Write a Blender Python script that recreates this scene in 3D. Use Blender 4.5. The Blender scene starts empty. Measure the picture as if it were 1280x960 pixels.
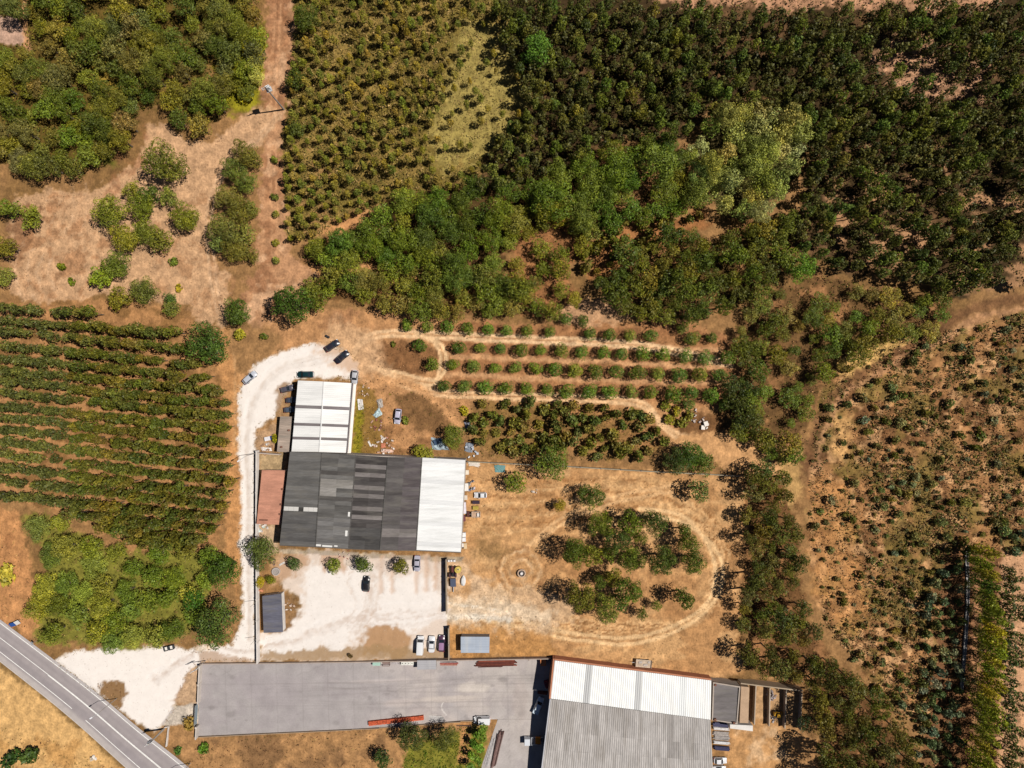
import bpy, math, random
import numpy as np

SC = bpy.context.scene
COL = SC.collection
# ------------------------------------------------------------------ camera, sky, sun, exposure
CAM_H = 187.73          # drone height in metres, wide lens, looking straight down
SCALE = 0.22            # metres of ground per photo pixel
cam_data = bpy.data.cameras.new("camera")
cam_data.lens = 24.0
cam_data.sensor_width = 36.0
cam_data.clip_start = 1.0
cam_data.clip_end = 6000.0
cam = bpy.data.objects.new("camera", cam_data)
cam.location = (0, 0, CAM_H)
COL.objects.link(cam)
SC.camera = cam

SUN_EL, SUN_AZ = math.radians(57.0), math.radians(8.0)     # azimuth counted from +X towards +Y
world = bpy.data.worlds.new("World")
SC.world = world
world.use_nodes = True
wn = world.node_tree
bg = wn.nodes["Background"]
sky = wn.nodes.new("ShaderNodeTexSky")
sky.sky_type = 'NISHITA'
sky.sun_disc = False
sky.altitude = 2000.0          # thin, dry, very clear summer air: a deep sky and hard shade
sky.air_density = 0.55
sky.dust_density = 0.2
sky.sun_elevation = SUN_EL
sky.sun_rotation = math.radians(90) - SUN_AZ
wn.links.new(sky.outputs[0], bg.inputs[0])
bg.inputs[1].default_value = 0.05
sun_d = bpy.data.lights.new("sun", 'SUN')
sun_d.energy = 5.0
sun_d.angle = math.radians(0.5)
sun_d.color = (1.0, 0.95, 0.87)
sun = bpy.data.objects.new("sun", sun_d)
sun.rotation_euler = (0, math.pi / 2 - SUN_EL, SUN_AZ)
COL.objects.link(sun)
SC.view_settings.view_transform = 'Standard'
SC.view_settings.look = 'None'
SC.view_settings.exposure = 0.42
SC.view_settings.gamma = 1.0
KLIGHT = 1.95           # displayed radiance per unit albedo on flat sunlit ground

R = random.Random(7)
# ------------------------------------------------------------------ helpers
def P(px, py, z=0.0):
    f = SCALE * (CAM_H - z) / CAM_H
    return ((px - 640) * f, (480 - py) * f)

def s2l(c):
    out = []
    for v in c:
        v = v / 255.0
        out.append(v / 12.92 if v <= 0.04045 else ((v + 0.055) / 1.055) ** 2.4)
    return tuple(out)

def alb(c):
    return tuple(min(0.85, v / KLIGHT) for v in s2l(c))

def smooth(a, b, x):
    t = np.clip((x - a) / (b - a), 0, 1)
    return t * t * (3 - 2 * t)

def ground_z(px, py):
    """the lower yard falls away towards the big shed in the south"""
    px = np.asarray(px, float); py = np.asarray(py, float)
    north = np.interp(px, [240, 690, 893, 1010], [826, 821, 847, 853])
    d = smooth(430, 645, px) * (1 - smooth(985, 1040, px)) * smooth(0.0, 3.0, py - north)
    return -3.2 * d

def gz(px, py):
    return float(ground_z(px, py))

def tag(o, label=None, cat=None, group=None, kind=None):
    if label: o["label"] = label
    if cat: o["category"] = cat
    if group: o["group"] = group
    if kind: o["kind"] = kind
    return o

def thing(name, label, cat, loc=(0, 0, 0), rz=0.0, group=None):
    o = bpy.data.objects.new(name, None)
    o.empty_display_size = 0.5
    COL.objects.link(o)
    o.location = loc
    o.rotation_euler = (0, 0, rz)
    return tag(o, label, cat, group)

class MB:
    def __init__(self):
        self.v, self.f, self.m = [], [], []
    def face(self, pts, m=0):
        n = len(self.v)
        self.v += [tuple(p) for p in pts]
        self.f.append(tuple(range(n, n + len(pts))))
        self.m.append(m)
    def prism(self, pts, z0, z1, m=0, mt=None):
        """vertical prism over an outline given in metres, counter-clockwise or not"""
        a = sum(pts[i][0] * pts[(i + 1) % len(pts)][1] - pts[(i + 1) % len(pts)][0] * pts[i][1] for i in range(len(pts)))
        if a < 0: pts = pts[::-1]
        n, k = len(pts), len(self.v)
        z0s = z0 if hasattr(z0, '__len__') else [z0] * n
        z1s = z1 if hasattr(z1, '__len__') else [z1] * n
        self.v += [(p[0], p[1], z) for p, z in zip(pts, z0s)] + [(p[0], p[1], z) for p, z in zip(pts, z1s)]
        for i in range(n):
            j = (i + 1) % n
            self.f.append((k + i, k + j, k + n + j, k + n + i)); self.m.append(m)
        self.f.append(tuple(k + n + i for i in range(n))); self.m.append(m if mt is None else mt)
        self.f.append(tuple(k + i for i in reversed(range(n)))); self.m.append(m)
        return self
    def box(self, c, s, rz=0.0, m=0, taper=1.0):
        cx, cy, cz = c; sx, sy, sz = s[0] / 2, s[1] / 2, s[2] / 2
        ca, sa = math.cos(rz), math.sin(rz)
        k = len(self.v)
        for z, t in ((-sz, 1.0), (sz, taper)):
            for x, y in ((-sx, -sy), (sx, -sy), (sx, sy), (-sx, sy)):
                x *= t; y *= t
                self.v.append((cx + x * ca - y * sa, cy + x * sa + y * ca, cz + z))
        for q in ((3, 2, 1, 0), (4, 5, 6, 7), (0, 1, 5, 4), (1, 2, 6, 5), (2, 3, 7, 6), (3, 0, 4, 7)):
            self.f.append(tuple(k + i for i in q)); self.m.append(m)
        return self
    def cyl(self, a, b, r0, r1=None, n=8, m=0, cap=True):
        r1 = r0 if r1 is None else r1
        a, b = np.array(a, float), np.array(b, float)
        d = b - a; d /= max(1e-9, np.linalg.norm(d))
        u = np.cross(d, (0, 0, 1.0) if abs(d[2]) < 0.9 else (1.0, 0, 0)); u /= np.linalg.norm(u)
        w = np.cross(d, u)
        k = len(self.v)
        for c, r in ((a, r0), (b, r1)):
            for i in range(n):
                t = 2 * math.pi * i / n
                self.v.append(tuple(c + r * (math.cos(t) * u + math.sin(t) * w)))
        for i in range(n):
            j = (i + 1) % n
            self.f.append((k + i, k + j, k + n + j, k + n + i)); self.m.append(m)
        if cap:
            self.f.append(tuple(k + n + i for i in range(n))); self.m.append(m)
            self.f.append(tuple(k + i for i in reversed(range(n)))); self.m.append(m)
        return self
    def mesh(self, name, mats):
        me = bpy.data.meshes.new(name)
        me.from_pydata(self.v, [], self.f)
        for mt in (mats if isinstance(mats, (list, tuple)) else [mats]): me.materials.append(mt)
        if any(self.m): me.polygons.foreach_set("material_index", self.m)
        me.update()
        return me
    def build(self, name, mats, parent=None, color=None):
        o = bpy.data.objects.new(name, self.mesh(name, mats))
        COL.objects.link(o)
        if parent is not None: o.parent = parent
        if color is not None: o.color = (*color, 1.0)
        return o

def obj(name, me, parent=None, color=None):
    o = bpy.data.objects.new(name, me)
    COL.objects.link(o)
    if parent is not None: o.parent = parent
    if color is not None: o.color = (*color, 1.0)
    return o

# ------------------------------------------------------------------ materials
def material(name, color=None, rough=0.7, var=0.25, scale=0.8, fine=6.0, bump=0.0, spec=0.3, source='rgb', metal=0.0, streak=None, hue=None):
    """procedural surface: base colour (own, per object, or painted attribute) broken by two noises"""
    m = bpy.data.materials.new(name)
    m.use_nodes = True
    nt = m.node_tree; N, L = nt.nodes, nt.links
    b = N["Principled BSDF"]
    b.inputs["Roughness"].default_value = rough
    b.inputs["Specular IOR Level"].default_value = spec
    b.inputs["Metallic"].default_value = metal
    if source == 'rgb':
        s = N.new("ShaderNodeRGB"); s.outputs[0].default_value = (*color, 1); base = s.outputs[0]
    elif source == 'object':
        s = N.new("ShaderNodeObjectInfo"); base = s.outputs["Color"]
    else:
        s = N.new("ShaderNodeAttribute"); s.attribute_name = "paint"; base = s.outputs["Color"]
    geo = N.new("ShaderNodeNewGeometry")
    vec = geo.outputs["Position"]
    if streak:
        mp = N.new("ShaderNodeMapping"); mp.inputs["Scale"].default_value = streak
        L.new(vec, mp.inputs["Vector"]); vec = mp.outputs[0]
    n1 = N.new("ShaderNodeTexNoise"); n1.inputs["Scale"].default_value = scale; n1.inputs["Detail"].default_value = 5
    n2 = N.new("ShaderNodeTexNoise"); n2.inputs["Scale"].default_value = fine; n2.inputs["Detail"].default_value = 3
    L.new(vec, n1.inputs["Vector"]); L.new(vec, n2.inputs["Vector"])
    r1 = N.new("ShaderNodeMapRange"); r1.inputs[1].default_value = 0.3; r1.inputs[2].default_value = 0.7
    r1.inputs[3].default_value = 1 - var; r1.inputs[4].default_value = 1 + var
    r2 = N.new("ShaderNodeMapRange"); r2.inputs[1].default_value = 0.3; r2.inputs[2].default_value = 0.7
    r2.inputs[3].default_value = 1 - var * 0.7; r2.inputs[4].default_value = 1 + var * 0.7
    L.new(n1.outputs[0], r1.inputs[0]); L.new(n2.outputs[0], r2.inputs[0])
    mu = N.new("ShaderNodeMath"); mu.operation = 'MULTIPLY'
    L.new(r1.outputs[0], mu.inputs[0]); L.new(r2.outputs[0], mu.inputs[1])
    vm = N.new("ShaderNodeVectorMath"); vm.operation = 'SCALE'
    fac = mu.outputs[0]
    if source == 'attr':                                # alpha of the painted attribute: how rough the ground cover is
        m1 = N.new("ShaderNodeMath"); m1.operation = 'SUBTRACT'; m1.inputs[1].default_value = 1.0
        m2 = N.new("ShaderNodeMath"); m2.operation = 'MULTIPLY_ADD'; m2.inputs[2].default_value = 1.0
        L.new(fac, m1.inputs[0]); L.new(m1.outputs[0], m2.inputs[0]); L.new(s.outputs["Alpha"], m2.inputs[1]); fac = m2.outputs[0]
    L.new(base, vm.inputs[0]); L.new(fac, vm.inputs["Scale"])
    out = vm.outputs[0]
    if hue:                                             # patches of a second natural colour
        n3 = N.new("ShaderNodeTexNoise"); n3.inputs["Scale"].default_value = hue[1]; n3.inputs["Detail"].default_value = 6
        L.new(vec, n3.inputs["Vector"])
        r3 = N.new("ShaderNodeMapRange"); r3.inputs[1].default_value = 0.5; r3.inputs[2].default_value = 0.68
        r3.inputs[4].default_value = hue[2]
        L.new(n3.outputs[0], r3.inputs[0])
        mx = N.new("ShaderNodeMix"); mx.data_type = 'RGBA'
        L.new(r3.outputs[0], mx.inputs[0]); L.new(out, mx.inputs[6]); mx.inputs[7].default_value = (*hue[0], 1)
        out = mx.outputs[2]
    L.new(out, b.inputs["Base Color"])
    if bump:
        bp = N.new("ShaderNodeBump"); bp.inputs["Strength"].default_value = bump; bp.inputs["Distance"].default_value = 0.25
        L.new(n2.outputs[0], bp.inputs["Height"]); L.new(bp.outputs[0], b.inputs["Normal"])
        if source == 'attr':
            bm_ = N.new("ShaderNodeMath"); bm_.operation = 'MULTIPLY'; bm_.inputs[1].default_value = bump
            L.new(s.outputs["Alpha"], bm_.inputs[0]); L.new(bm_.outputs[0], bp.inputs["Strength"])
    return m

def leaf_material(name):
    m = bpy.data.materials.new(name); m.use_nodes = True
    nt = m.node_tree; N, L = nt.nodes, nt.links
    b = N["Principled BSDF"]; b.inputs["Roughness"].default_value = 0.55; b.inputs["Specular IOR Level"].default_value = 0.25
    oi = N.new("ShaderNodeObjectInfo")
    at = N.new("ShaderNodeAttribute"); at.attribute_name = "tone"
    sc = N.new("ShaderNodeVectorMath"); sc.operation = 'SCALE'
    L.new(oi.outputs["Color"], sc.inputs[0]); L.new(at.outputs["Fac"], sc.inputs["Scale"])
    # brighter leaves are also yellower (young growth)
    mr = N.new("ShaderNodeMapRange"); mr.inputs[1].default_value = 0.9; mr.inputs[2].default_value = 1.6
    L.new(at.outputs["Fac"], mr.inputs[0])
    mx = N.new("ShaderNodeMix"); mx.data_type = 'RGBA'; mx.blend_type = 'MULTIPLY'
    L.new(mr.outputs[0], mx.inputs[0]); L.new(sc.outputs[0], mx.inputs[6]); mx.inputs[7].default_value = (1.15, 1.0, 0.75, 1)
    L.new(mx.outputs[2], b.inputs["Base Color"])
    tr = N.new("ShaderNodeBsdfTranslucent"); L.new(mx.outputs[2], tr.inputs[0])
    ms = N.new("ShaderNodeMixShader"); ms.inputs[0].default_value = 0.18
    L.new(b.outputs[0], ms.inputs[1]); L.new(tr.outputs[0], ms.inputs[2])
    L.new(ms.outputs[0], N["Material Output"].inputs[0])
    return m

M_GROUND = material("soil_and_dry_grass", source='attr', rough=0.95, var=0.24, scale=0.45, fine=1.7, bump=0.8, spec=0.1)
M_PAVE = material("worn_concrete", source='attr', rough=0.85, var=0.10, scale=0.3, fine=3.0, spec=0.2)
M_TUFT = material("dry_tufts", source='attr', rough=0.9, var=0.12, scale=1.0, fine=5.0, spec=0.1)
M_LEAF = leaf_material("leaves")
M_BARK = material("bark", (0.10, 0.08, 0.06), rough=0.95, var=0.3, scale=2, fine=12, spec=0.1)
M_WHITE = material("white_sheet_metal", source='object', rough=0.5, var=0.05, scale=0.25, fine=1.6, streak=(0.25, 2.0, 1), hue=((0.36, 0.36, 0.35), 0.35, 0.4))
M_WHITE_NS = material("white_sheet_metal_north", source='object', rough=0.5, var=0.04, scale=0.25, fine=1.6, streak=(2.0, 0.25, 1), hue=((0.38, 0.37, 0.35), 0.35, 0.35))
M_FIBRE = material("fibre_cement_sheet", source='object', rough=0.9, var=0.20, scale=0.4, fine=2.4, streak=(0.3, 1.8, 1), spec=0.15, hue=((0.125, 0.115, 0.10), 0.5, 0.45))
M_FIBRE_NS = material("fibre_cement_sheet_north", source='object', rough=0.9, var=0.16, scale=0.4, fine=2.4, streak=(1.8, 0.3, 1), spec=0.15, hue=((0.16, 0.14, 0.12), 0.45, 0.45))
M_RENDER = material("painted_render", source='object', rough=0.9, var=0.10, scale=0.6, fine=4.0, spec=0.15)
M_PAINT = material("car_paint", source='object', rough=0.28, var=0.02, scale=1, fine=5, spec=0.5)
M_PLAIN = material("painted_matter", source='object', rough=0.65, var=0.14, scale=1.5, fine=8)
M_RUST = material("rusty_steel", (0.13, 0.055, 0.035), rough=0.85, var=0.35, scale=2, fine=10)
M_GLASS = material("dark_glass", (0.012, 0.016, 0.022), rough=0.08, var=0.05, spec=0.6)
M_RUBBER = material("tyre_rubber", (0.015, 0.015, 0.016), rough=0.9, var=0.1)
M_LAMP = material("lamp_glass", source='object', rough=0.15, var=0.02, spec=0.6)
M_ASPHALT = material("asphalt", source='attr', rough=0.9, var=0.07, scale=0.5, fine=5.0, spec=0.2)
M_LINE = material("road_paint", (0.62, 0.61, 0.58), rough=0.7, var=0.12, scale=1.2, fine=9.0)
M_TILE = material("clay_sheet", source='object', rough=0.85, var=0.14, scale=0.8, fine=4.0, streak=(0.5, 1.6, 1))
M_STEEL = material("galvanised_steel", (0.34, 0.35, 0.36), rough=0.5, var=0.12, metal=0.3)
M_WOOD = material("weathered_wood", source='object', rough=0.9, var=0.22, scale=2.0, fine=9)

# ------------------------------------------------------------------ painted ground
_tab = np.random.default_rng(3).random((256, 256))
def vnoise(X, Y, scale, seed=0):
    x = X / scale + seed * 17.31; y = Y / scale + seed * 7.77
    i = np.floor(x).astype(int); j = np.floor(y).astype(int)
    fx = x - i; fy = y - j
    fx = fx * fx * (3 - 2 * fx); fy = fy * fy * (3 - 2 * fy)
    a = _tab[i % 256, j % 256]; b = _tab[(i + 1) % 256, j % 256]
    c = _tab[i % 256, (j + 1) % 256]; d = _tab[(i + 1) % 256, (j + 1) % 256]
    return (a * (1 - fx) + b * fx) * (1 - fy) + (c * (1 - fx) + d * fx) * fy
def fbm(X, Y, scale, seed=0, octs=4):
    s = 0; a = 0.5; t = 0
    for o in range(octs):
        s = s + a * vnoise(X, Y, scale / 2 ** o, seed + o); t += a; a *= 0.55
    return s / t
def sd_poly(pts, x, y):
    d = np.full(x.shape, 1e18); ins = np.zeros(x.shape, bool)
    n = len(pts)
    for i in range(n):
        ax, ay = pts[i]; bx, by = pts[(i + 1) % n]
        ex, ey = bx - ax, by - ay
        wx, wy = x - ax, y - ay
        t = np.clip((wx * ex + wy * ey) / (ex * ex + ey * ey + 1e-12), 0, 1)
        d = np.minimum(d, (wx - t * ex) ** 2 + (wy - t * ey) ** 2)
        if ay != by:
            c = ((ay > y) != (by > y)) & (x < (bx - ax) * (y - ay) / (by - ay) + ax)
            ins ^= c
    d = np.sqrt(d)
    return np.where(ins, -d, d)
def sd_line(pts, x, y):
    d = np.full(x.shape, 1e18)
    for (ax, ay), (bx, by) in zip(pts[:-1], pts[1:]):
        ex, ey = bx - ax, by - ay
        wx, wy = x - ax, y - ay
        t = np.clip((wx * ex + wy * ey) / (ex * ex + ey * ey + 1e-12), 0, 1)
        d = np.minimum(d, (wx - t * ex) ** 2 + (wy - t * ey) ** 2)
    return np.sqrt(d)
def inside(poly, px, py):
    return bool(sd_poly(poly, np.array([px], float), np.array([py], float))[0] < 0)

class Canvas:
    """albedo painted over a rectangular grid of ground points (photo-pixel coordinates, y down)"""
    def __init__(self, xs, ys, base):
        self.xs, self.ys = xs, ys
        self.X, self.Y = np.meshgrid(xs, ys)
        self.C = np.empty(self.X.shape + (3,)); self.C[:] = alb(base)
        self.rough = np.ones(self.X.shape)
        self.h = np.zeros(self.X.shape)
        self.n1 = (fbm(self.X, self.Y, 26, 1) - 0.5) * 1.3 + (fbm(self.X, self.Y, 5, 15, 3) - 0.5) * 1.3
        self.n2 = (fbm(self.X, self.Y, 26, 9) - 0.5) * 1.3 + (fbm(self.X, self.Y, 5, 19, 3) - 0.5) * 1.3
        self.brk = 0.45 + 1.1 * smooth(.32, .62, fbm(self.X, self.Y, 7, 23, 3))
    def sl(self, pts, pad):
        px = [p[0] for p in pts]; py = [p[1] for p in pts]
        i0, i1 = np.searchsorted(self.xs, [min(px) - pad, max(px) + pad])
        j0, j1 = np.searchsorted(self.ys, [min(py) - pad, max(py) + pad])
        return slice(j0, j1), slice(i0, i1)
    def put(self, s, a, color, rough=None):
        a3 = a[..., None]
        self.C[s] = self.C[s] * (1 - a3) + np.array(alb(color)) * a3
        if rough is not None: self.rough[s] = self.rough[s] * (1 - a) + rough * a
    def poly(self, pts, color, soft=3.0, wob=8.0, alpha=1.0, rough=None, mod=None):
        soft *= .6; s = self.sl(pts, soft + 2 * wob + 2)
        x = self.X[s] + self.n1[s] * 2 * wob; y = self.Y[s] + self.n2[s] * 2 * wob
        a = (1 - smooth(-soft, soft, sd_poly(pts, x, y))) * alpha
        if mod is not None: a = a * mod(self.X[s], self.Y[s])
        self.put(s, a, color, rough)
    def line(self, pts, w, color, soft=1.5, wob=2.0, alpha=1.0, rough=None, mod=None):
        s = self.sl(pts, w + soft + wob + 2)
        x = self.X[s] + self.n1[s] * 2 * wob; y = self.Y[s] + self.n2[s] * 2 * wob
        a = (1 - smooth(w / 2 - soft / 2, w / 2 + soft, sd_line(pts, x, y))) * (alpha if w > 2.9 else np.minimum(1, alpha * self.brk[s]))
        if mod is not None: a = a * mod(self.X[s], self.Y[s])
        if w < 4.5: self.h[s] = np.minimum(self.h[s], -.13 * a)          # wheels press a rut
        self.put(s, a, color, rough)
def spots(scale, lo, hi, seed, sx=1.0, sy=1.0):
    return lambda X, Y: smooth(lo, hi, fbm(X * sx, Y * sy, scale, seed))
def arc(cx, cy, r, a0, a1, n=24, ry=None):
    ry = r if ry is None else ry
    return [(cx + r * math.cos(math.radians(a0 + (a1 - a0) * i / n)), cy + ry * math.sin(math.radians(a0 + (a1 - a0) * i / n))) for i in range(n + 1)]
V0 = random.Random(5)
def curve(pts, n=8):
    out = []
    q = [pts[0]] + list(pts) + [pts[-1]]
    for i in range(1, len(q) - 2):
        p0, p1, p2, p3 = (np.array(q[i + k], float) for k in (-1, 0, 1, 2))
        for k in range(n):
            t = k / n
            out.append(tuple(0.5 * ((2 * p1) + (-p0 + p2) * t + (2 * p0 - 5 * p1 + 4 * p2 - p3) * t * t + (-p0 + 3 * p1 - 3 * p2 + p3) * t ** 3)))
    out.append(tuple(q[-1]))
    return out

# zones used both for the soil colour and for planting (photo pixels)
Z_WOODS = [(-40,-40),(325,-40),(320,60),(322,95),(306,118),(280,142),(258,158),(226,158),(206,130),(182,132),(160,165),(138,190),(108,215),(60,212),(-40,200)]
Z_PATCH = [(-40,18),(22,20),(36,54),(18,58),(-40,44)]
Z_YOUNG = [(376,-40),(612,-40),(640,60),(662,130),(612,190),(592,235),(500,242),(462,258),(425,275),(392,300),(360,300),(356,220),(360,130),(366,60)]
Z_FOREST = [(614,-40),(1330,-40),(1330,352),(1200,366),(1120,345),(1040,335),(990,300),(1006,260),(1012,200),(1000,140),(940,128),(876,142),(846,178),(800,165),(740,190),(690,212),(640,230),(600,235),(612,180),(664,135),(644,80),(616,20)]
Z_FURROW = [(1110,40),(1180,55),(1235,80),(1230,125),(1165,128),(1120,105),(1085,70)]
Z_UPBAND = [(372,325),(395,300),(440,288),(462,268),(492,258),(520,240),(580,236),(640,232),(690,215),(735,188),(830,176),(868,200),(872,250),(830,266),(775,275),(735,282),(700,262),(660,285),(632,300),(622,335),(575,352),(535,340),(500,328),(450,330),(400,328)]
Z_LOWBAND = [(372,350),(420,342),(470,340),(510,338),(560,352),(628,340),(650,360),(652,388),(600,394),(560,392),(500,398),(484,384),(440,376),(395,376)]
Z_SPARSE = [(636,285),(700,268),(740,290),(735,320),(700,340),(725,372),(690,395),(655,392),(640,345)]
Z_PINES = [(742,355),(780,318),(822,292),(866,288),(884,318),(902,288),(950,272),(992,268),(988,330),(962,362),(912,392),(860,398),(800,392),(765,378)]
Z_PALE = [(878,152),(940,135),(1000,148),(1006,200),(988,240),(950,265),(902,264),(876,232),(860,200)]
Z_MIXED = [(922,400),(960,368),(1006,345),(1060,350),(1110,365),(1182,375),(1190,398),(1160,420),(1112,424),(1060,450),(1030,482),(1004,520),(1010,566),(985,585),(955,560),(925,540),(905,505),(928,470)]
Z_BELT = [(930,600),(950,580),(985,600),(1000,650),(1000,720),(1012,780),(1042,830),(1085,860),(1112,890),(1140,940),(1150,1010),(1040,1010),(1022,900),(1005,852),(960,842),(928,832),(938,790),(915,785),(932,740),(928,690),(935,650)]
Z_SCRUB = [(592,505),(640,500),(740,508),(800,512),(828,532),(833,556),(800,573),(740,570),(715,558),(675,560),(620,568),(588,545)]
Z_FIELD = [(1030,472),(1110,432),(1192,412),(1330,378),(1330,686),(1190,690),(1172,760),(1160,905),(1128,905),(1080,842),(1032,780),(1012,700),(1012,600),(1020,520)]
Z_BLUE = [(1160,735),(1190,700),(1203,700),(1200,1000),(1145,1000),(1150,880)]
Z_LIGHT = [(28,650),(60,640),(100,672),(160,690),(240,684),(262,690),(262,720),(250,770),(240,790),(205,805),(160,812),(110,800),(70,806),(45,800),(45,765),(60,700)]
Z_PLANT = [(-40,376),(60,380),(110,372),(240,392),(262,455),(286,470),(288,640),(262,690),(160,690),(120,650),(20,625),(-40,615)]

step = 1.9
fine_x = np.arange(-130, 1410.1, step); fine_y = np.arange(-120, 1080.1, step)
far = np.cumsum(4.0 * 1.55 ** np.arange(17))
xs = np.concatenate([fine_x[0] - far[::-1], fine_x, fine_x[-1] + far])
ys = np.concatenate([fine_y[0] - far[::-1], fine_y, fine_y[-1] + far])
G = Canvas(xs, ys, (168, 128, 88))
full = [(-140, -130), (1420, -130), (1420, 1090), (-140, 1090)]
G.poly(full, (130, 100, 62), 6, 0, 0.6, mod=spots(60, .48, .62, 21))
# woods and plantations: leaf litter and dry grass, with shade between crowns painted in
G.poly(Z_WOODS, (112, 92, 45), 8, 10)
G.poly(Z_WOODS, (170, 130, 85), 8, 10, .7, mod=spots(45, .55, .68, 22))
G.poly([(290,30),(335,40),(335,110),(320,140),(285,150),(270,90)], (158, 152, 34), 10, 8, .9)
G.poly([(110,70),(170,75),(160,125),(120,115)], (165, 140, 60), 12, 8, .8)
G.poly([(130,160),(152,160),(146,205),(118,195)], (95, 110, 25), 8, 6, .8)
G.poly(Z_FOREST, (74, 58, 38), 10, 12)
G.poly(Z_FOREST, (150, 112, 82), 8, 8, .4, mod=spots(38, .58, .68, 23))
G.poly([(1040,180),(1330,180),(1330,360),(1180,360),(1040,330)], (196, 150, 115), 18, 10, .9, mod=spots(30, .47, .6, 24, 1, 1.6))
G.poly(Z_FURROW, (214, 165, 135), 10, 10, .95)
for i in range(7):
    G.line([(1085, 52 + i * 13), (1240, 66 + i * 13)], 4, (105, 78, 58), 3, 4, .7)
G.poly([(800,-40),(1260,-40),(1250,12),(1100,14),(940,10),(820,6)], (210, 160, 130), 6, 8, .9)
G.poly(Z_YOUNG, (132, 114, 60), 10, 10)
G.poly(Z_YOUNG, (168, 140, 82), 8, 8, .8, mod=spots(24, .5, .64, 25))
G.poly([(580,20),(632,40),(662,128),(622,185),(590,205),(545,215),(540,170),(556,110),(566,60)], (176, 158, 94), 14, 12, .95)
G.poly([(372,180),(470,250),(430,285),(370,310)], (196, 148, 105), 14, 12, .6, mod=spots(24, .45, .6, 26))
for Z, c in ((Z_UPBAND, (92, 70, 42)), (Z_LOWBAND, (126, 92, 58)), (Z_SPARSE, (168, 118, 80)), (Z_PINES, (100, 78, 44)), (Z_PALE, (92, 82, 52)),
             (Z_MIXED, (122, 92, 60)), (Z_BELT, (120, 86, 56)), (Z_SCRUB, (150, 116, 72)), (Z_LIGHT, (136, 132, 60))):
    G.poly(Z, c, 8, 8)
for Z in (Z_UPBAND, Z_LOWBAND, Z_PINES, Z_MIXED, Z_BELT, Z_SCRUB):
    G.poly(Z, (196, 142, 100), 6, 8, .6, mod=spots(24, .55, .68, 27))
G.poly([(770,285),(840,278),(880,262),(885,285),(850,300),(790,312),(760,345),(740,350),(742,310)], (176, 120, 78), 8, 8, .85)
G.poly([(345,332),(395,330),(450,334),(500,328),(530,342),(530,352),(490,338),(440,342),(385,346),(340,352)], (216, 160, 112), 5, 4)
G.poly([(400,285),(450,258),(470,266),(440,288),(405,300)], (212, 155, 108), 6, 6, .9)
# clearing and fire break, upper left
G.poly([(335,-40),(372,-40),(366,60),(358,130),(354,220),(362,318),(395,338),(390,380),(340,405),(320,420),(300,380),(322,330),(326,200),(338,140),(326,100),(330,40)], (200, 152, 118), 4, 6)
G.poly([(335,-40),(372,-40),(366,60),(358,130),(354,220),(362,318),(395,338),(390,380),(340,405),(320,420),(300,380),(322,330),(326,200),(338,140),(326,100),(330,40)], (160, 112, 82), 4, 6, .7, mod=spots(18, .48, .62, 30))
G.poly([(335,-40),(372,-40),(366,60),(358,130),(354,220),(362,318),(395,338),(390,380),(340,405),(320,420),(300,380),(322,330),(326,200),(338,140),(326,100),(330,40)], (228, 184, 152), 4, 6, .7, mod=spots(13, .52, .66, 29))
G.poly([(330,-40),(365,-40),(362,60),(340,90),(330,40)], (160, 112, 82), 8, 8, .5)
G.poly([(338,135),(352,142),(330,178),(300,190),(262,250),(262,330),(285,345),(285,410),(245,402),(240,385),(190,378),(160,372),(120,365),(100,380),(60,378),(12,368),(10,310),(18,245),(62,235),(118,238),(152,215),(178,188),(182,152),(206,152),(230,176),(264,178),(292,160),(318,134)], (214, 172, 138), 4, 5)
G.poly([(190,285),(262,280),(268,335),(275,400),(240,395),(190,365)], (206, 158, 122), 8, 10, .8, mod=spots(26, .42, .6, 31))
G.poly([(25,255),(62,265),(35,300),(25,330),(12,350),(14,300)], (140, 98, 70), 6, 10, .8)
G.poly([(60,240),(120,240),(140,290),(120,360),(60,370),(20,360),(30,300)], (176, 128, 94), 6, 10, .7, mod=spots(16, .48, .6, 61))
G.poly([(190,285),(262,230),(330,150),(285,400),(200,380)], (178, 132, 98), 6, 10, .6, mod=spots(13, .5, .62, 62))
G.poly([(140,195),(182,155),(205,160),(170,205),(150,240),(135,250)], (170, 116, 84), 6, 8, .6, mod=spots(20, .4, .6, 32))
G.poly(Z_PATCH, (206, 170, 155), 3, 4)
G.line([(34,-40),(30,18),(34,62)], 5, (212, 160, 120), 3, 3)
for k in range(9):
    G.line(arc(88, 340, 20 + 7 * k, 120, 215), 1.6, (236, 200, 172) if k % 2 else (186, 138, 104), 1.5, 3.5, .32)
for k in range(6):
    G.line(arc(20, 250, 45 + 9 * k, -15, 40), 1.6, (228, 190, 160) if k % 2 else (184, 136, 104), 1.5, 3.5, .3)
for dx in (-3.5, 3.5):
    G.line(curve([(352+dx,140),(325+dx,170),(285+dx,205),(262+dx,262),(265+dx,330),(272+dx,380),(288+dx,430),(296+dx,468)]), 2.4, (230, 190, 158), 2, 1, .75)
    G.line(curve([(350+dx,-30),(344+dx,80),(342+dx,200),(344+dx,320)]), 2, (214, 164, 128), 2, 1, .5)
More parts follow.
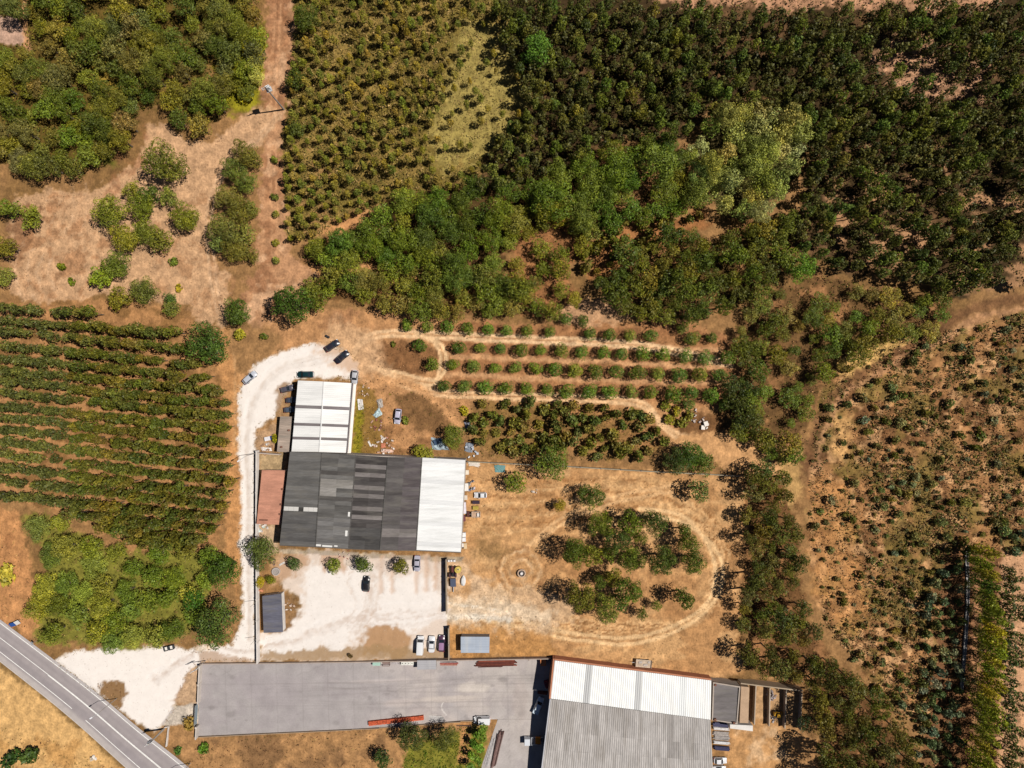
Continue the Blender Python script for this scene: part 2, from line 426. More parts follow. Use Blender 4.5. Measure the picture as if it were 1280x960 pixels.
# field of rows at the left
G.poly(Z_PLANT, (186, 138, 96), 5, 6)
G.poly(Z_PLANT, (128, 96, 58), 5, 6, .7, mod=spots(20, .5, .65, 33))
G.poly([(262,450),(286,400),(302,470),(303,690),(296,750),(282,690),(284,640),(276,470)], (206, 152, 104), 4, 4)
for dx in (-3, 3):
    G.line([(291+dx,400),(297+dx,470),(296+dx,560)], 2, (226, 178, 132), 2, 1, .7)
G.poly([(-40,632),(20,640),(34,665),(38,720),(55,760),(40,798),(-10,770),(-40,760)], (206, 150, 104), 5, 6)
G.poly([(-40,650),(18,655),(22,690),(10,735),(-40,745)], (158, 108, 74), 8, 8, .55, mod=spots(22, .45, .6, 34))
# around the white barn: sun-baked earth
G.poly([(286,425),(340,402),(400,390),(500,385),(520,400),(600,400),(700,405),(860,400),(925,430),(925,505),(860,520),(835,545),(800,515),(740,505),(590,500),(570,535),(540,560),(445,575),(440,470),(380,440),(330,455),(300,480)], (200, 150, 108), 5, 5)
G.poly([(545,402),(700,405),(860,402),(925,432),(925,505),(740,503),(560,494)], (170, 120, 84), 5, 5, .75)
G.poly([(285,400),(330,408),(350,420),(345,440),(310,465),(296,470),(286,440)], (150, 116, 78), 8, 6, .7)
G.poly([(390,396),(480,386),(500,402),(450,412),(400,410)], (168, 122, 90), 6, 6, .8, mod=spots(16, .4, .6, 35))
G.poly([(700,380),(760,375),(790,398),(740,410),(700,402)], (216, 170, 136), 6, 6, .8)
for y0, y1 in ((424,438),(445,460),(468,478)):                      # bright strips between the orchard rows
    G.line(curve([(560,y0),(650,y0+3),(760,y0+7),(900,y1)]), 5, (222, 172, 132), 3, 2.5, .75)
for y0, y1 in ((434,448),(457,470),(484,497),(409,422)):            # mown grass under the rows
    G.line(curve([(560,y0),(650,y0+3),(760,y0+7),(915,y1)]), 11, (158, 108, 76), 5, 2, .55, mod=spots(14, .38, .6, 36))
G.poly(arc(505, 448, 44, 0, 360, 22, 21), (136, 98, 68), 4, 5, .95)
G.poly([(478,432),(540,430),(548,455),(520,470),(478,455)], (150, 106, 72), 5, 4, .6)
for off in (-3.2, 3.2):
    G.line(curve([(440,445+off),(455,425+off),(490,417+off),(560,420+off),(660,424+off),(780,430+off),(830,437+off),(915,455+off)]), 3.6, (248, 208, 170), 1.6, .8, 1)
    G.line(curve([(520,418),(545-off,428),(554-off,445),(552-off,465),(540,478+off),(500,470+off),(462,458)]), 3.6, (248, 208, 168), 1.6, .8, 1)
    G.line(curve([(480,470+off),(510,482+off),(540,490+off),(600,494+off),(720,498+off),(800,505+off),(828,530+off),(850,545+off),(900,555+off),(940,560+off)]), 3.6, (246, 204, 164), 1.6, .8, .95)
G.line(curve([(470,478),(500,478),(530,490),(550,510),(575,535)]), 9, (222, 168, 122), 4, 2, .9)
G.poly([(492,492),(520,490),(548,505),(570,535),(556,545),(520,540),(500,520)], (132, 98, 66), 5, 4, .9)
G.poly([(446,478),(470,488),(478,520),(488,560),(445,575)], (150, 118, 62), 4, 4, .9)
G.poly([(444,500),(454,505),(452,570),(441,574)], (150, 140, 40), 3, 3, .9)
G.poly([(470,530),(540,535),(550,560),(480,572)], (150, 108, 74), 5, 5, .8, mod=spots(14, .4, .6, 37))
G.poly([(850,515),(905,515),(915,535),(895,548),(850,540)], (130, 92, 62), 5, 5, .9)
G.poly([(825,545),(915,540),(960,550),(1000,575),(975,600),(930,600),(890,575),(845,560)], (218, 168, 122), 5, 5)
# fenced field
G.poly([(583,578),(700,583),(930,596),(935,640),(925,700),(932,760),(920,800),(925,840),(890,850),(690,823),(562,822),(560,700),(580,690)], (214, 166, 120), 4, 5)
G.poly([(586,580),(930,598),(930,845),(690,823),(590,822)], (176, 128, 86), 4, 5, .5, mod=spots(40, .45, .62, 38))
G.poly([(586,580),(930,598),(930,845),(690,823),(590,822)], (224, 180, 134), 4, 5, .6, mod=spots(22, .54, .66, 39, .6, 1.6))
G.poly([(640,700),(740,660),(900,690),(900,770),(740,780),(660,760)], (180, 130, 88), 10, 8, .5, mod=spots(25, .4, .6, 40))
for k in range(8):                                                   # mowing lines round the grove
    G.line(curve([(600,600+10*k),(680,604+8*k),(770,600+8*k),(860,622+6*k),(905-k*3,665),(912-k*3,720),(880-k*2,775),(800,800-k*3),(700,792-k*3),(600,770-k*2)]), 1.8,
           (238, 194, 148) if k % 2 else (158, 112, 72), 1.6, 4, .6)
for off in (-4, 4):
    G.line(curve([(800,640+off),(855,650+off),(893+off,690),(897+off,735),(868,772+off),(800,800+off),(720,796+off),(640,778+off),(560,765)]), 4, (246, 206, 162), 1.6, 1, .95)
    G.line(curve([(652,690),(690,660+off),(725,640+off),(780,622+off),(840,612+off)]), 3, (236, 192, 148), 2, 1.5, .8)
for k, rr in enumerate((8, 13, 19, 24, 29)):
    G.line(arc(651, 714, rr, 0, 360, 36), 2.0, (232, 194, 158) if k % 2 else (168, 122, 84), 2, 3, .6)
G.poly([(562,700),(600,700),(625,740),(700,775),(690,800),(560,790)], (228, 196, 168), 10, 8, .8, mod=spots(22, .35, .58, 41))
G.poly([(690,735),(720,745),(710,775),(640,770),(600,740)], (226, 196, 168), 14, 10, .55)
G.poly([(592,668),(622,668),(640,690),(620,705),(596,692)], (148, 116, 78), 8, 8, .7)
G.poly([(560,782),(690,790),(690,822),(560,822)], (198, 146, 92), 6, 5, .8)
# brown scrub field at the right
G.poly(Z_FIELD + [(1012,520)], (174, 128, 88), 6, 8)
G.poly(Z_FIELD, (122, 86, 58), 6, 8, .9, mod=spots(24, .43, .6, 42))
G.poly(Z_FIELD, (218, 170, 126), 6, 8, .9, mod=spots(12, .52, .66, 43))
G.poly(Z_FIELD, (132, 114, 62), 6, 8, .75, mod=spots(30, .47, .66, 44))
G.poly([(1015,600),(1060,600),(1075,680),(1090,760),(1060,800),(1020,740)], (206, 150, 98), 10, 8, .6)
G.poly([(1040,520),(1065,520),(1060,570),(1042,580)], (226, 178, 122), 8, 6, .8)
G.poly([(1040,452),(1068,432),(1110,425),(1150,415),(1135,432),(1100,448),(1060,470)], (220, 178, 116), 6, 5)
G.poly([(975,565),(1005,560),(1010,600),(990,640),(980,600)], (206, 166, 112), 6, 6, .9)
G.line(curve([(1008,600),(1014,560),(1030,515),(1070,470),(1130,440),(1180,408),(1240,380),(1330,372)]), 10, (122, 86, 62), 5, 4, .75)
G.line(curve([(1022,585),(1030,540),(1062,490),(1120,455),(1180,425),(1240,392),(1330,384)]), 6, (198, 150, 116), 4, 4, .7)
G.poly([(1180,690),(1330,690),(1330,1010),(1150,1010),(1160,900)], (140, 100, 72), 8, 6)
G.poly([(1216,720),(1240,720),(1236,1010),(1210,1010)], (190, 140, 106), 4, 4, .9)
G.poly([(1252,690),(1330,690),(1330,1010),(1246,1010)], (216, 168, 134), 4, 4)
# gravel
GR = (262, 252, 244)
G.poly([(300,484),(318,456),(352,438),(392,428),(425,436),(448,452),(446,472),(366,474),(354,500),(342,520),(320,535),(318,570),(319,700),(321,826),(252,826),(236,838),(226,866),(214,892),(194,914),(170,904),(112,860),(66,826),(100,812),(150,812),(205,808),(250,814),(290,806),(303,775),(302,700),(300,600),(297,540)], GR, 4, 3, 1, rough=.1)
G.poly([(420,400),(470,420),(490,470),(440,470),(395,440)], (226, 184, 148), 16, 8, .8)
G.poly([(354,694),(400,690),(556,697),(560,826),(322,826),(324,792),(350,792),(372,768),(376,748),(358,738),(345,715)], (242, 222, 206), 5, 5, 1, rough=.2)
G.poly([(385,705),(540,720),(556,760),(530,785),(470,786),(430,808),(340,824),(324,824),(324,800),(350,794),(374,768),(378,735)], (259, 250, 243), 10, 8, .95, rough=.1)
G.poly([(556,745),(620,750),(690,762),(690,778),(600,775),(556,780)], (238, 214, 192), 8, 6, .85)
G.poly([(452,784),(500,780),(512,792),(508,818),(450,818)], (194, 148, 102), 6, 6, .9)
G.poly([(326,816),(450,808),(560,812),(560,824),(326,825)], (180, 146, 106), 3, 4, .85)
G.poly([(354,742),(366,748),(374,766),(362,786),(350,790),(352,760)], (150, 116, 84), 5, 4, .95)
G.poly([(346,690),(375,690),(385,702),(365,722),(340,730),(340,705)], (206, 166, 132), 8, 6, .9)
G.poly([(402,690),(430,692),(432,716),(405,714)], (216, 176, 146), 6, 5, .8)
G.poly([(350,686),(580,697),(575,703),(348,691)], (190, 172, 154), 1, 1)
for x0 in (478, 492, 522, 534, 546):
    G.line([(x0, 696), (x0 - 2, 738)], 4, (226, 188, 160), 3, 2, .6)
G.poly([(318,540),(345,525),(352,560),(322,562)], (196, 160, 130), 4, 4, .9)
G.poly([(322,565),(358,565),(356,590),(324,590)], (186, 160, 128), 4, 4)
G.poly([(322,655),(350,655),(348,690),(322,700)], (206, 176, 150), 4, 3)
G.poly([(346,486),(360,478),(364,520),(345,526)], (176, 140, 106), 4, 4, .9)
G.poly([(122,852),(152,854),(156,870),(150,886),(138,882),(122,866)], (158, 122, 84), 3, 4)
G.poly([(236,836),(250,832),(248,880),(214,880),(222,866)], (206, 172, 144), 4, 3)
G.poly([(216,884),(249,878),(248,906),(200,906)], (214, 202, 196), 2, 2)
G.poly([(245,812),(320,824),(320,829),(252,831)], (200, 166, 138), 3, 3, .8)
for k in range(10):                                                  # worn wheel paths over the gravel
    o = V0.uniform(-5, 5)
    G.line(curve([(190+o,850+o),(250,812+o*.4),(310,812+o*.3),(360,800+o),(430,775+o*2),(500,768+o*3),(560,764+o*2),(640,770+o)]), 2.2, (228, 208, 194) if k % 2 else (262, 254, 248), 2, 3, .45)
    G.line(curve([(440+o*3,790+o),(458+o*3,755),(455+o*4,725),(470+o*5,705)]), 2.0, (226, 204, 188), 2, 4, .35)
    G.line(curve([(311+o*.6,800),(309+o*.7,640),(310+o*.7,520),(345+o,462+o),(400+o,445+o*2),(430,440+o)]), 1.8, (230, 212, 198) if k % 2 else (262, 254, 248), 2, 1.5, .4)
# land south of the lane
G.poly([(200,912),(246,908),(250,924),(440,914),(575,908),(612,910),(608,960),(590,1060),(150,1060),(240,960),(215,930)], (186, 142, 100), 4, 4)
G.poly([(250,924),(440,914),(520,912),(520,1010),(280,1010),(262,950)], (142, 108, 78), 6, 6, .8, mod=spots(26, .44, .6, 45))
G.poly([(505,935),(590,912),(606,912),(604,1010),(500,1010)], (120, 126, 38), 6, 5, .85)
G.poly([(575,908),(590,910),(584,960),(570,960)], (206, 150, 104), 4, 3, .9)
G.poly([(-140,824),(0,828),(60,868),(120,922),(165,965),(220,1060),(-140,1060)], (228, 184, 128), 4, 4)
G.poly([(-140,900),(40,920),(110,930),(160,965),(160,1060),(-140,1060)], (206, 158, 102), 6, 8, .9, mod=spots(30, .4, .58, 46))
G.line([(-20,812),(60,872),(118,922),(162,962),(240,1060)], 9, (132, 104, 66), 4, 4, .85)
G.poly([(915,905),(1002,912),(1020,930),(1024,1010),(905,1010)], (206, 158, 112), 4, 4)
G.poly([(925,915),(980,925),(990,960),(930,960)], (226, 190, 156), 12, 8, .8, mod=spots(20, .4, .6, 47))
G.poly([(941,856),(1004,866),(1002,912),(940,906)], (196, 158, 122), 2, 2)

YARD_TOP = [(251,829.5),(452,827.5),(690,823.5),(694,823.5)]
ROAD_UP = [(-120,684),(0,774),(110,857),(175,911),(237,960),(330,1040),(420,1125)]
ROAD_LO = [(-120,732),(0,825),(85,893),(161,961),(250,1042),(340,1130)]
def interp_poly(pts, n):
    pts = np.array(pts, float); d = np.r_[0, np.cumsum(np.hypot(*np.diff(pts, axis=0).T))]
    t = np.linspace(0, d[-1], n)
    return np.c_[np.interp(t, d, pts[:, 0]), np.interp(t, d, pts[:, 1])]
ru, rl = interp_poly(curve(ROAD_UP), 140), interp_poly(curve(ROAD_LO), 140)

# heights of the ground sheet
GZ = ground_z(G.X, G.Y)
relief = (fbm(G.X, G.Y, 9, 60, 2) - 0.5) * 0.34 * np.clip(G.rough, 0, 1) + G.h
for poly in (list(map(tuple, ru)) + list(map(tuple, rl[::-1])),):
    s = G.sl(poly, 8)
    near = 1 - smooth(0, 4, sd_poly(poly, G.X[s], G.Y[s]))
    relief[s] = relief[s] * (1 - near) - 0.10 * near
yardpoly = [(250,831),(452,829),(690,825),(693,825),(680,1010),(596,1010),(604,958),(622,909),(575,905.5),(440,910.5),(248,919.5)]
s = G.sl(yardpoly, 8)
near = 1 - smooth(-2, 2, sd_poly(yardpoly, G.X[s], G.Y[s]))
relief[s] = relief[s] * (1 - near) - 0.16 * near
soil = smooth(.2, .8, G.rough)[..., None]
G.C *= 1 + soil * (np.array((1.02, .99, .875)) - 1)
G.C *= (1 + (fbm(G.X, G.Y, 5, 50, 2) - 0.5) * 0.55 * G.rough)[..., None]
fl = G.sl(Z_FIELD, 10); fm = 1 - smooth(-8, 8, sd_poly(Z_FIELD, G.X[fl], G.Y[fl]))
G.C[fl] *= (1 + (fbm(G.X[fl], G.Y[fl], 8, 53, 3) - 0.5) * 1.1 * fm)[..., None]

def grid_object(name, X, Y, Z, C, mat, kind="structure", parent=None, alpha=None):
    ny, nx = X.shape
    v = np.stack([(X - 640) * SCALE, (480 - Y) * SCALE, Z], -1).reshape(-1, 3).astype(np.float32)
    idx = np.arange(nx * ny).reshape(ny, nx)
    q = np.stack([idx[1:, :-1], idx[1:, 1:], idx[:-1, 1:], idx[:-1, :-1]], -1).reshape(-1, 4)
    me = quads_mesh(name, v, q)
    at = me.attributes.new("paint", 'FLOAT_COLOR', 'POINT')
    rgba = np.ones((nx * ny, 4), np.float32); rgba[:, :3] = np.clip(C.reshape(-1, 3), 0.004, 0.85)
    if alpha is not None: rgba[:, 3] = alpha.ravel()
    at.data.foreach_set("color", rgba.ravel())
    me.materials.append(mat)
    return tag(obj(name, me, parent), kind=kind)
def quads_mesh(name, v, q):
    me = bpy.data.meshes.new(name)
    me.vertices.add(len(v)); me.vertices.foreach_set("co", np.ascontiguousarray(v, np.float32).ravel())
    me.loops.add(q.size); me.loops.foreach_set("vertex_index", np.ascontiguousarray(q, np.int32).ravel())
    me.polygons.add(len(q)); me.polygons.foreach_set("loop_start", np.arange(0, q.size, 4, dtype=np.int32))
    me.update(calc_edges=True)
    return me
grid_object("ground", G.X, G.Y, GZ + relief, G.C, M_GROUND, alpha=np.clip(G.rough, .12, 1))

# ------------------------------------------------------------------ road with markings
def strip_between(name, a, b, m, z, colour=None, mat=None, wob=True):
    t = np.linspace(0, 1, m)[:, None, None]
    pts = a[None] * (1 - t) + b[None] * t
    X, Y = pts[..., 0], pts[..., 1]
    C = np.empty(X.shape + (3,)); C[:] = alb(colour)
    return X, Y, np.full(X.shape, z), C, t
X, Y, Z, C, t = strip_between("road", ru, rl, 30, 0.03, (178, 168, 168))
lane = np.broadcast_to(t[..., 0], X.shape)
for lo, hi, c, al in ((-.02, .10, (206, 198, 196), .8), (.22, .28, (160, 150, 152), .4), (.40, .46, (160, 150, 152), .4), (.62, .80, (158, 149, 152), .5), (.88, 1.02, (202, 192, 188), .9)):
    w = (smooth(lo - .05, lo + .03, lane) * (1 - smooth(hi - .03, hi + .05, lane)) * al)[..., None]
    C = C * (1 - w) + np.array(alb(c)) * w
grid_object("road", X[::-1], Y[::-1], Z, C[::-1], M_ASPHALT)
def road_line(t0, width, i0=0, i1=140, z=0.034):
    mb = MB()
    c = ru * (1 - t0) + rl * t0
    for i in range(i0, min(i1, 140) - 1):
        d = c[i + 1] - c[i]; n = np.array([-d[1], d[0]]) / np.hypot(*d) * width / 2 / SCALE
        e = c[min(i + 2, 139)] - c[i + 1]; n2 = np.array([-e[1], e[0]]) / max(1e-6, np.hypot(*e)) * width / 2 / SCALE if np.hypot(*e) > 1e-6 else n
        mb.face([(*P(*(c[i] + n)), z), (*P(*(c[i] - n)), z), (*P(*(c[i + 1] - n2)), z), (*P(*(c[i + 1] + n2)), z)][::-1])
    return mb
for t0, w, a, b in ((0.09, .16, 0, 140), (0.455, .15, 0, 140), (0.475, .15, 48, 140), (0.80, .16, 0, 60), (0.80, .16, 64, 140)):
    tag(road_line(t0, w, a, b).build("road_marking", M_LINE), kind="structure")
# low concrete kerb on the south side of the road
kb = MB(); ko = rl + np.array([-3.0, 4.0])
for i in range(139):
    a, b2 = P(*(rl[i])), P(*(rl[i + 1])); c2, d2 = P(*(rl[i] + (-.9, 1.1))), P(*(rl[i + 1] + (-.9, 1.1)))
    kb.face([(*a, .12), (*c2, .12), (*d2, .12), (*b2, .12)]); kb.face([(*a, 0.02), (*a, .12), (*b2, .12), (*b2, 0.02)])
    kb.face([(*c2, .12), (*c2, -.1), (*d2, -.1), (*d2, .12)])
tag(kb.build("kerb", M_RENDER, color=alb((214, 204, 198))), kind="structure")

# ------------------------------------------------------------------ concrete yard
def yard_paint(X, Y):
    C = np.empty(X.shape + (3,)); C[:] = alb((184, 176, 175))
    n = fbm(X, Y, 60, 71); n2 = fbm(X, Y, 16, 75)
    def mix(w, c):
        nonlocal C
        C = C * (1 - w[..., None]) + np.array(alb(c)) * w[..., None]
    mix(smooth(420, 560, X) * smooth(.35, .6, n) * .8, (204, 192, 186))
    mix(smooth(560, 640, X) * .5, (206, 196, 190))
    mix(smooth(.5, .62, n2) * .35, (170, 160, 162))
    for x0, y0, rx, ry, c, al in ((590, 865, 22, 9, (222, 210, 200), .8), (560, 878, 40, 5, (216, 202, 192), .7), (500, 880, 25, 6, (206, 192, 186), .6), (480, 852, 60, 3, (206, 194, 190), .6),
                                  (650, 880, 10, 40, (190, 176, 170), .5), (520, 892, 20, 8, (176, 164, 164), .5), (330, 860, 60, 25, (180, 170, 172), .5), (625, 850, 40, 12, (208, 198, 192), .5)):
        d = np.hypot((X - x0 + (n2 - .5) * rx) / rx, (Y - y0 + (n - .5) * ry) / ry)
        mix((1 - smooth(.5, 1.1, d)) * al, c)
    for k in range(1, 14):
        mix((1 - smooth(.25, .9, np.abs(X - 250 - k * 32 - (Y - 860) * .03))) * .28, (150, 142, 140))
    mix((1 - smooth(.4, 1.0, np.abs(X - (555 - 4 * np.sin((Y - 880) / 5))))) * ((Y > 882) & (Y < 899)) * .8, (240, 232, 226))
    g = random.Random(77)
    for k in range(34):                                             # oil stains and wear spots
        x0, y0, r0 = g.uniform(255, 690), g.uniform(832, 905), g.uniform(1.2, 5)
        mix((1 - smooth(.4, 1.1, np.hypot((X - x0) / r0 / g.uniform(.8, 2), (Y - y0) / r0))) * g.uniform(.15, .5), (140, 132, 130))
    for k in (1, 2):
        mix((1 - smooth(.25, .9, np.abs(Y - 828 - k * 28 + (X - 250) * .014))) * .22, (150, 142, 140))
    for k in range(9):                                              # wandering cracks
        x0, y0 = g.uniform(260, 670), g.uniform(834, 900); ln = [(x0, y0)]
        for _ in range(9):
            x0 += g.uniform(-4, 9); y0 += g.uniform(-5, 5); ln.append((x0, y0))
        mix((1 - smooth(.2, .9, sd_line(curve(ln, 4), X, Y))) * .22, (138, 130, 128))
    for k in range(7):                                              # tyre marks swinging through the yard
        y0 = g.uniform(838, 892); am = g.uniform(-14, 14); ph = g.uniform(0, 6)
        for w_ in (0, 6.5):
            mix((1 - smooth(.3, 1.4, np.abs(Y - y0 - w_ - am * np.sin((X - 250) / 150 + ph)))) * smooth(250, 420, X) * g.uniform(.10, .25), (150, 141, 138))
    return C
cx = np.linspace(250, 693, 420)
top = np.interp(cx, [p[0] for p in YARD_TOP], [p[1] for p in YARD_TOP])
bot = np.interp(cx, [248, 440, 575, 693], [920, 911, 906, 906])
t = np.linspace(0, 1, 80)[:, None]
YX = np.broadcast_to(cx, (80, 420)).copy(); YY = top * (1 - t) + bot * t
YX -= (YY - 829) * np.clip((256 - YX) / 6, 0, 1) * 0.03
lift = 0.0
grid_object("concrete_yard", YX, YY, ground_z(YX, YY) + lift, yard_paint(YX, YY), M_PAVE)
ry_ = np.linspace(906.2, 1010, 50)
l_ = np.interp(ry_, [906, 960, 1010], [622, 603, 588]); r_ = np.interp(ry_, [906, 1010], [690, 684])
t = np.linspace(0, 1, 40)
X2 = l_[:, None] * (1 - t) + r_[:, None] * t; Y2 = np.broadcast_to(ry_[:, None], X2.shape)
grid_object("concrete_yard", X2, Y2, ground_z(X2, Y2) + lift, yard_paint(X2, Y2), M_PAVE)
# ------------------------------------------------------------------ buildings
def lerp3(A, B, t): return tuple(a + (b - a) * t for a, b in zip(A, B))
def corner(px, py, z): return (*P(px, py, z), z)
def bil(q, u, v):
    return np.array(lerp3(lerp3(q[0], q[1], u), lerp3(q[3], q[2], u), v))
def sheet_mesh(q, u0, u1, v0, v1, waves, amp, lift, thick=0.03):
    """one corrugated sheet lying on the roof slope q; ribs run along u"""
    m = MB(); k = 2 * waves
    rows = []
    for u in (u0, u1):
        r = []
        for i in range(k + 1):
            p = bil(q, u, v0 + (v1 - v0) * i / k); p[2] += lift + (amp if i % 2 else -amp); r.append(tuple(p))
        rows.append(r)
    m.v = rows[0] + rows[1]
    for i in range(k):
        m.f.append((i, k + 1 + i, k + 2 + i, i + 1)); m.m.append(0)
    for r in (0, 1):                                      # end lips give the sheet its edge
        b = len(m.v); m.v += [(p[0], p[1], p[2] - thick) for p in rows[r]]
        o = r * (k + 1)
        for i in range(0, k, 2):
            m.f.append((o + i, o + i + 2, b + i + 2, b + i)); m.m.append(0)
    a = np.array(m.v[m.f[0][1]]) - np.array(m.v[m.f[0][0]]); b = np.array(m.v[m.f[0][3]]) - np.array(m.v[m.f[0][0]])
    if np.cross(a, b)[2] < 0: m.f = [f[::-1] for f in m.f]
    return m
def jit(c, a): 
    k = 1 + R.uniform(-a, a)
    return tuple(min(.85, v * k) for v in c)
def sheets(parent, q, nu, nv, col, mat, waves=3, amp=.045, var=.08, name="roof_sheet", skip=None, colfn=None):
    for i in range(nu):
        for j in range(nv):
            u0, u1 = i / nu - (.012 if i else 0), (i + 1) / nu
            v0, v1 = j / nv, (j + 1) / nv
            if skip and skip((u0 + u1) / 2, (v0 + v1) / 2): continue
            c = colfn(i, j) if colfn else col
            sheet_mesh(q, u0, u1, v0, v1, waves, amp, .06 + R.uniform(0, .05)).build(name, mat, parent, jit(alb(c), var))
def deck(parent, name, q, thick, mat, color):
    m = MB(); a = [tuple(p) for p in q]; b = [(p[0], p[1], p[2] - thick) for p in q]
    m.face(a[::-1]); m.face(b)
    for i in range(4):
        j = (i + 1) % 4; m.face([a[i], a[j], b[j], b[i]])
    return m.build(name, mat, parent, color)
def wall_ring(parent, outline, base, tops, color, mat=None, name="wall", thick=.3):
    """separate wall slabs along an outline given in metres; tops per corner"""
    n = len(outline)
    cx_ = sum(p[0] for p in outline) / n; cy_ = sum(p[1] for p in outline) / n
    for i in range(n):
        j = (i + 1) % n
        a, b = np.array(outline[i]), np.array(outline[j])
        d = (b - a) / np.linalg.norm(b - a); nn = np.array([-d[1], d[0]])
        if np.dot(nn, np.array([cx_, cy_]) - (a + b) / 2) < 0: nn = -nn
        a2, b2 = a + nn * thick + d * thick * (i % 2), b + nn * thick - d * thick * (i % 2)
        a1, b1 = a + d * thick * (i % 2), b - d * thick * (i % 2)
        MB().prism([tuple(a1), tuple(b1), tuple(b2), tuple(a2)], base, [tops[i], tops[j], tops[j], tops[i]]).build(name, mat or M_RENDER, parent, color)

# --- long dark warehouse with the white bay
wh = thing("warehouse", "large warehouse with four bays of dark grey corrugated roof and one white bay", "warehouse", (0, 0, 0))
tx = [362.5, 402.5, 445, 485, 527.5, 581.5]; ty = [565, 566.3, 569, 571.5, 572, 575]
bx = [349.5, 394.5, 436, 475, 520, 576]; by = [681, 683, 685.5, 687, 687.5, 690]
hz = [5.7, 6.7, 5.7, 6.7, 5.8, 5.2]
hr_top = [corner(x, y, z) for x, y, z in zip(tx, ty, hz)]; hr_bot = [corner(x, y, z) for x, y, z in zip(bx, by, hz)]
def dark_col(b):
    r = random.Random(40 + b)
    def f(i, j):
        if b == 0: c = (100, 98, 96) if j < 13 else (86, 84, 83); d = r.uniform(-7, 7)
        elif b == 1:
            c = (88, 86, 84) if j < 15 else (100, 98, 97); d = r.uniform(-12, 12)
            if j in (6, 7) or (j in (8, 9) and i == 0): c = (128, 124, 120)
            if j in (4, 10): c = (70, 67, 65)
        elif b == 2: c = (72, 68, 67) if (j * 7) % 5 < 3 else (118, 112, 110); d = r.uniform(-8, 8); c = c if j < 17 else (74, 72, 71)
        else:
            c = (84, 80, 79) if i == 0 else (84, 78, 79); d = r.uniform(-9, 9)
            if j in (17, 18): c = (116, 110, 108)
        return tuple((v + d) * 1.24 for v in c)
    return f
for b in range(4):
    q = [hr_top[b], hr_top[b + 1], hr_bot[b + 1], hr_bot[b]]
    deck(wh, "roof_deck", q, .25, M_FIBRE, alb((70, 68, 66)))
    sheets(wh, q, 1 if b in (0,) else 2, 22, None, M_FIBRE, 3, .05, .05, colfn=dark_col(b), skip=(lambda u, v: abs(v - .6) < .02) if b == 0 else None)
q = [hr_top[4], hr_top[5], hr_bot[5], hr_bot[4]]
deck(wh, "roof_deck", q, .25, M_WHITE, alb((210, 210, 210)))
sheets(wh, q, 1, 22, (243, 243, 243), M_WHITE, 3, .05, .03, colfn=lambda i, j: (266, 266, 265) if j % 5 else (250, 250, 250))
q0 = [hr_top[0], hr_top[1], hr_bot[1], hr_bot[0]]
for k in range(7):                                        # pale translucent patch sheets let into the dark roof
    u = k / 7
    if k in (3,): continue
    sheet_mesh(q0, u + .01, u + .15, .585, .63, 2, .03, .14).build("skylight_sheet", M_WHITE, wh, alb((238, 234, 228)))
q1 = [hr_top[1], hr_top[2], hr_bot[2], hr_bot[1]]
for u0, u1, v0, v1 in ((.90, .96, .61, .66), (.86, .93, .81, .87), (.0, .16, .975, .995), (.2, .5, .98, .998), (.56, .66, .975, .99)):
    sheet_mesh(q1, u0, u1, v0, v1, 1, .03, .16).build("skylight_sheet", M_WHITE, wh, alb((242, 240, 236)))
for b, h in ((1, .12), (3, .12)):
    a, c = np.array(hr_top[b]), np.array(hr_bot[b])
    MB().cyl(a + (0, 0, .12), c + (0, 0, .12), .16, n=6).build("ridge_cap", M_FIBRE, wh, alb((96, 93, 90)))
for b in (2, 4):
    a, c = np.array(hr_top[b]), np.array(hr_bot[b])
    MB().box(tuple((a + c) / 2 + (0, 0, .10)), (.30, float(np.linalg.norm(a - c)), .10), math.atan2(*(c - a)[1::-1]) - math.pi / 2).build("valley_gutter", M_FIBRE, wh, alb((92, 88, 86)))
ol = [hr_top[0][:2], hr_top[5][:2], hr_bot[5][:2], hr_bot[0][:2]]
wall_ring(wh, ol, 0, [5.4, 4.9, 4.9, 5.4], alb((206, 196, 186)))
for k, x in enumerate((388, 430, 470, 545)):              # roller doors in the south wall
    a = P(x, 690, 2.2); MB().box((a[0], hr_bot[2][1] - .12 - (x - 436) * .22 * .032, 1.7), (4.2, .12, 3.4), -.04).build("door", M_STEEL, wh)
# gutter along the south eave
for b in range(5):
    a, c = np.array(hr_bot[b]), np.array(hr_bot[b + 1])
    MB().cyl(a + (0, -.15, -.12), c + (0, -.15, -.12), .12, n=6).build("gutter", M_RENDER, wh, alb((120, 112, 106)))

# --- white barn
br = thing("barn", "white roofed barn with grey skylight bands, north of the dark warehouse", "barn")
T = [(372.3, 475.6), (405, 477), (440, 479)]; B = [(364.2, 564.3), (399.3, 565), (433, 566)]; hz2 = [4.7, 5.5, 4.7]
bt = [corner(*p, z) for p, z in zip(T, hz2)]; bb = [corner(*p, z) for p, z in zip(B, hz2)]
bands = [(0, .345), (.39, .595), (.635, .79), (.83, 1.0)]
for s_ in range(2):
    q = [bt[s_], bt[s_ + 1], bb[s_ + 1], bb[s_]]
    deck(br, "roof_deck", q, .22, M_WHITE, alb((120, 112, 112)))
    for v0, v1 in bands:
        n = max(2, round((v1 - v0) * 12))
        for k in range(n):
            sheet_mesh(q, .01, .985, v0 + (v1 - v0) * k / n, v0 + (v1 - v0) * (k + 1) / n, 3, .035, .12 + R.uniform(0, .03)).build("roof_sheet", M_WHITE, br, jit(alb((266, 264, 261)), .02))
    for (a0, a1), (b0, b1) in zip(bands[:-1], bands[1:]):
        sheet_mesh(q, .02, .97, a1 + .003, b0 - .003, 2, .03, .02).build("skylight_sheet", M_FIBRE, br, alb((138, 128, 130)))
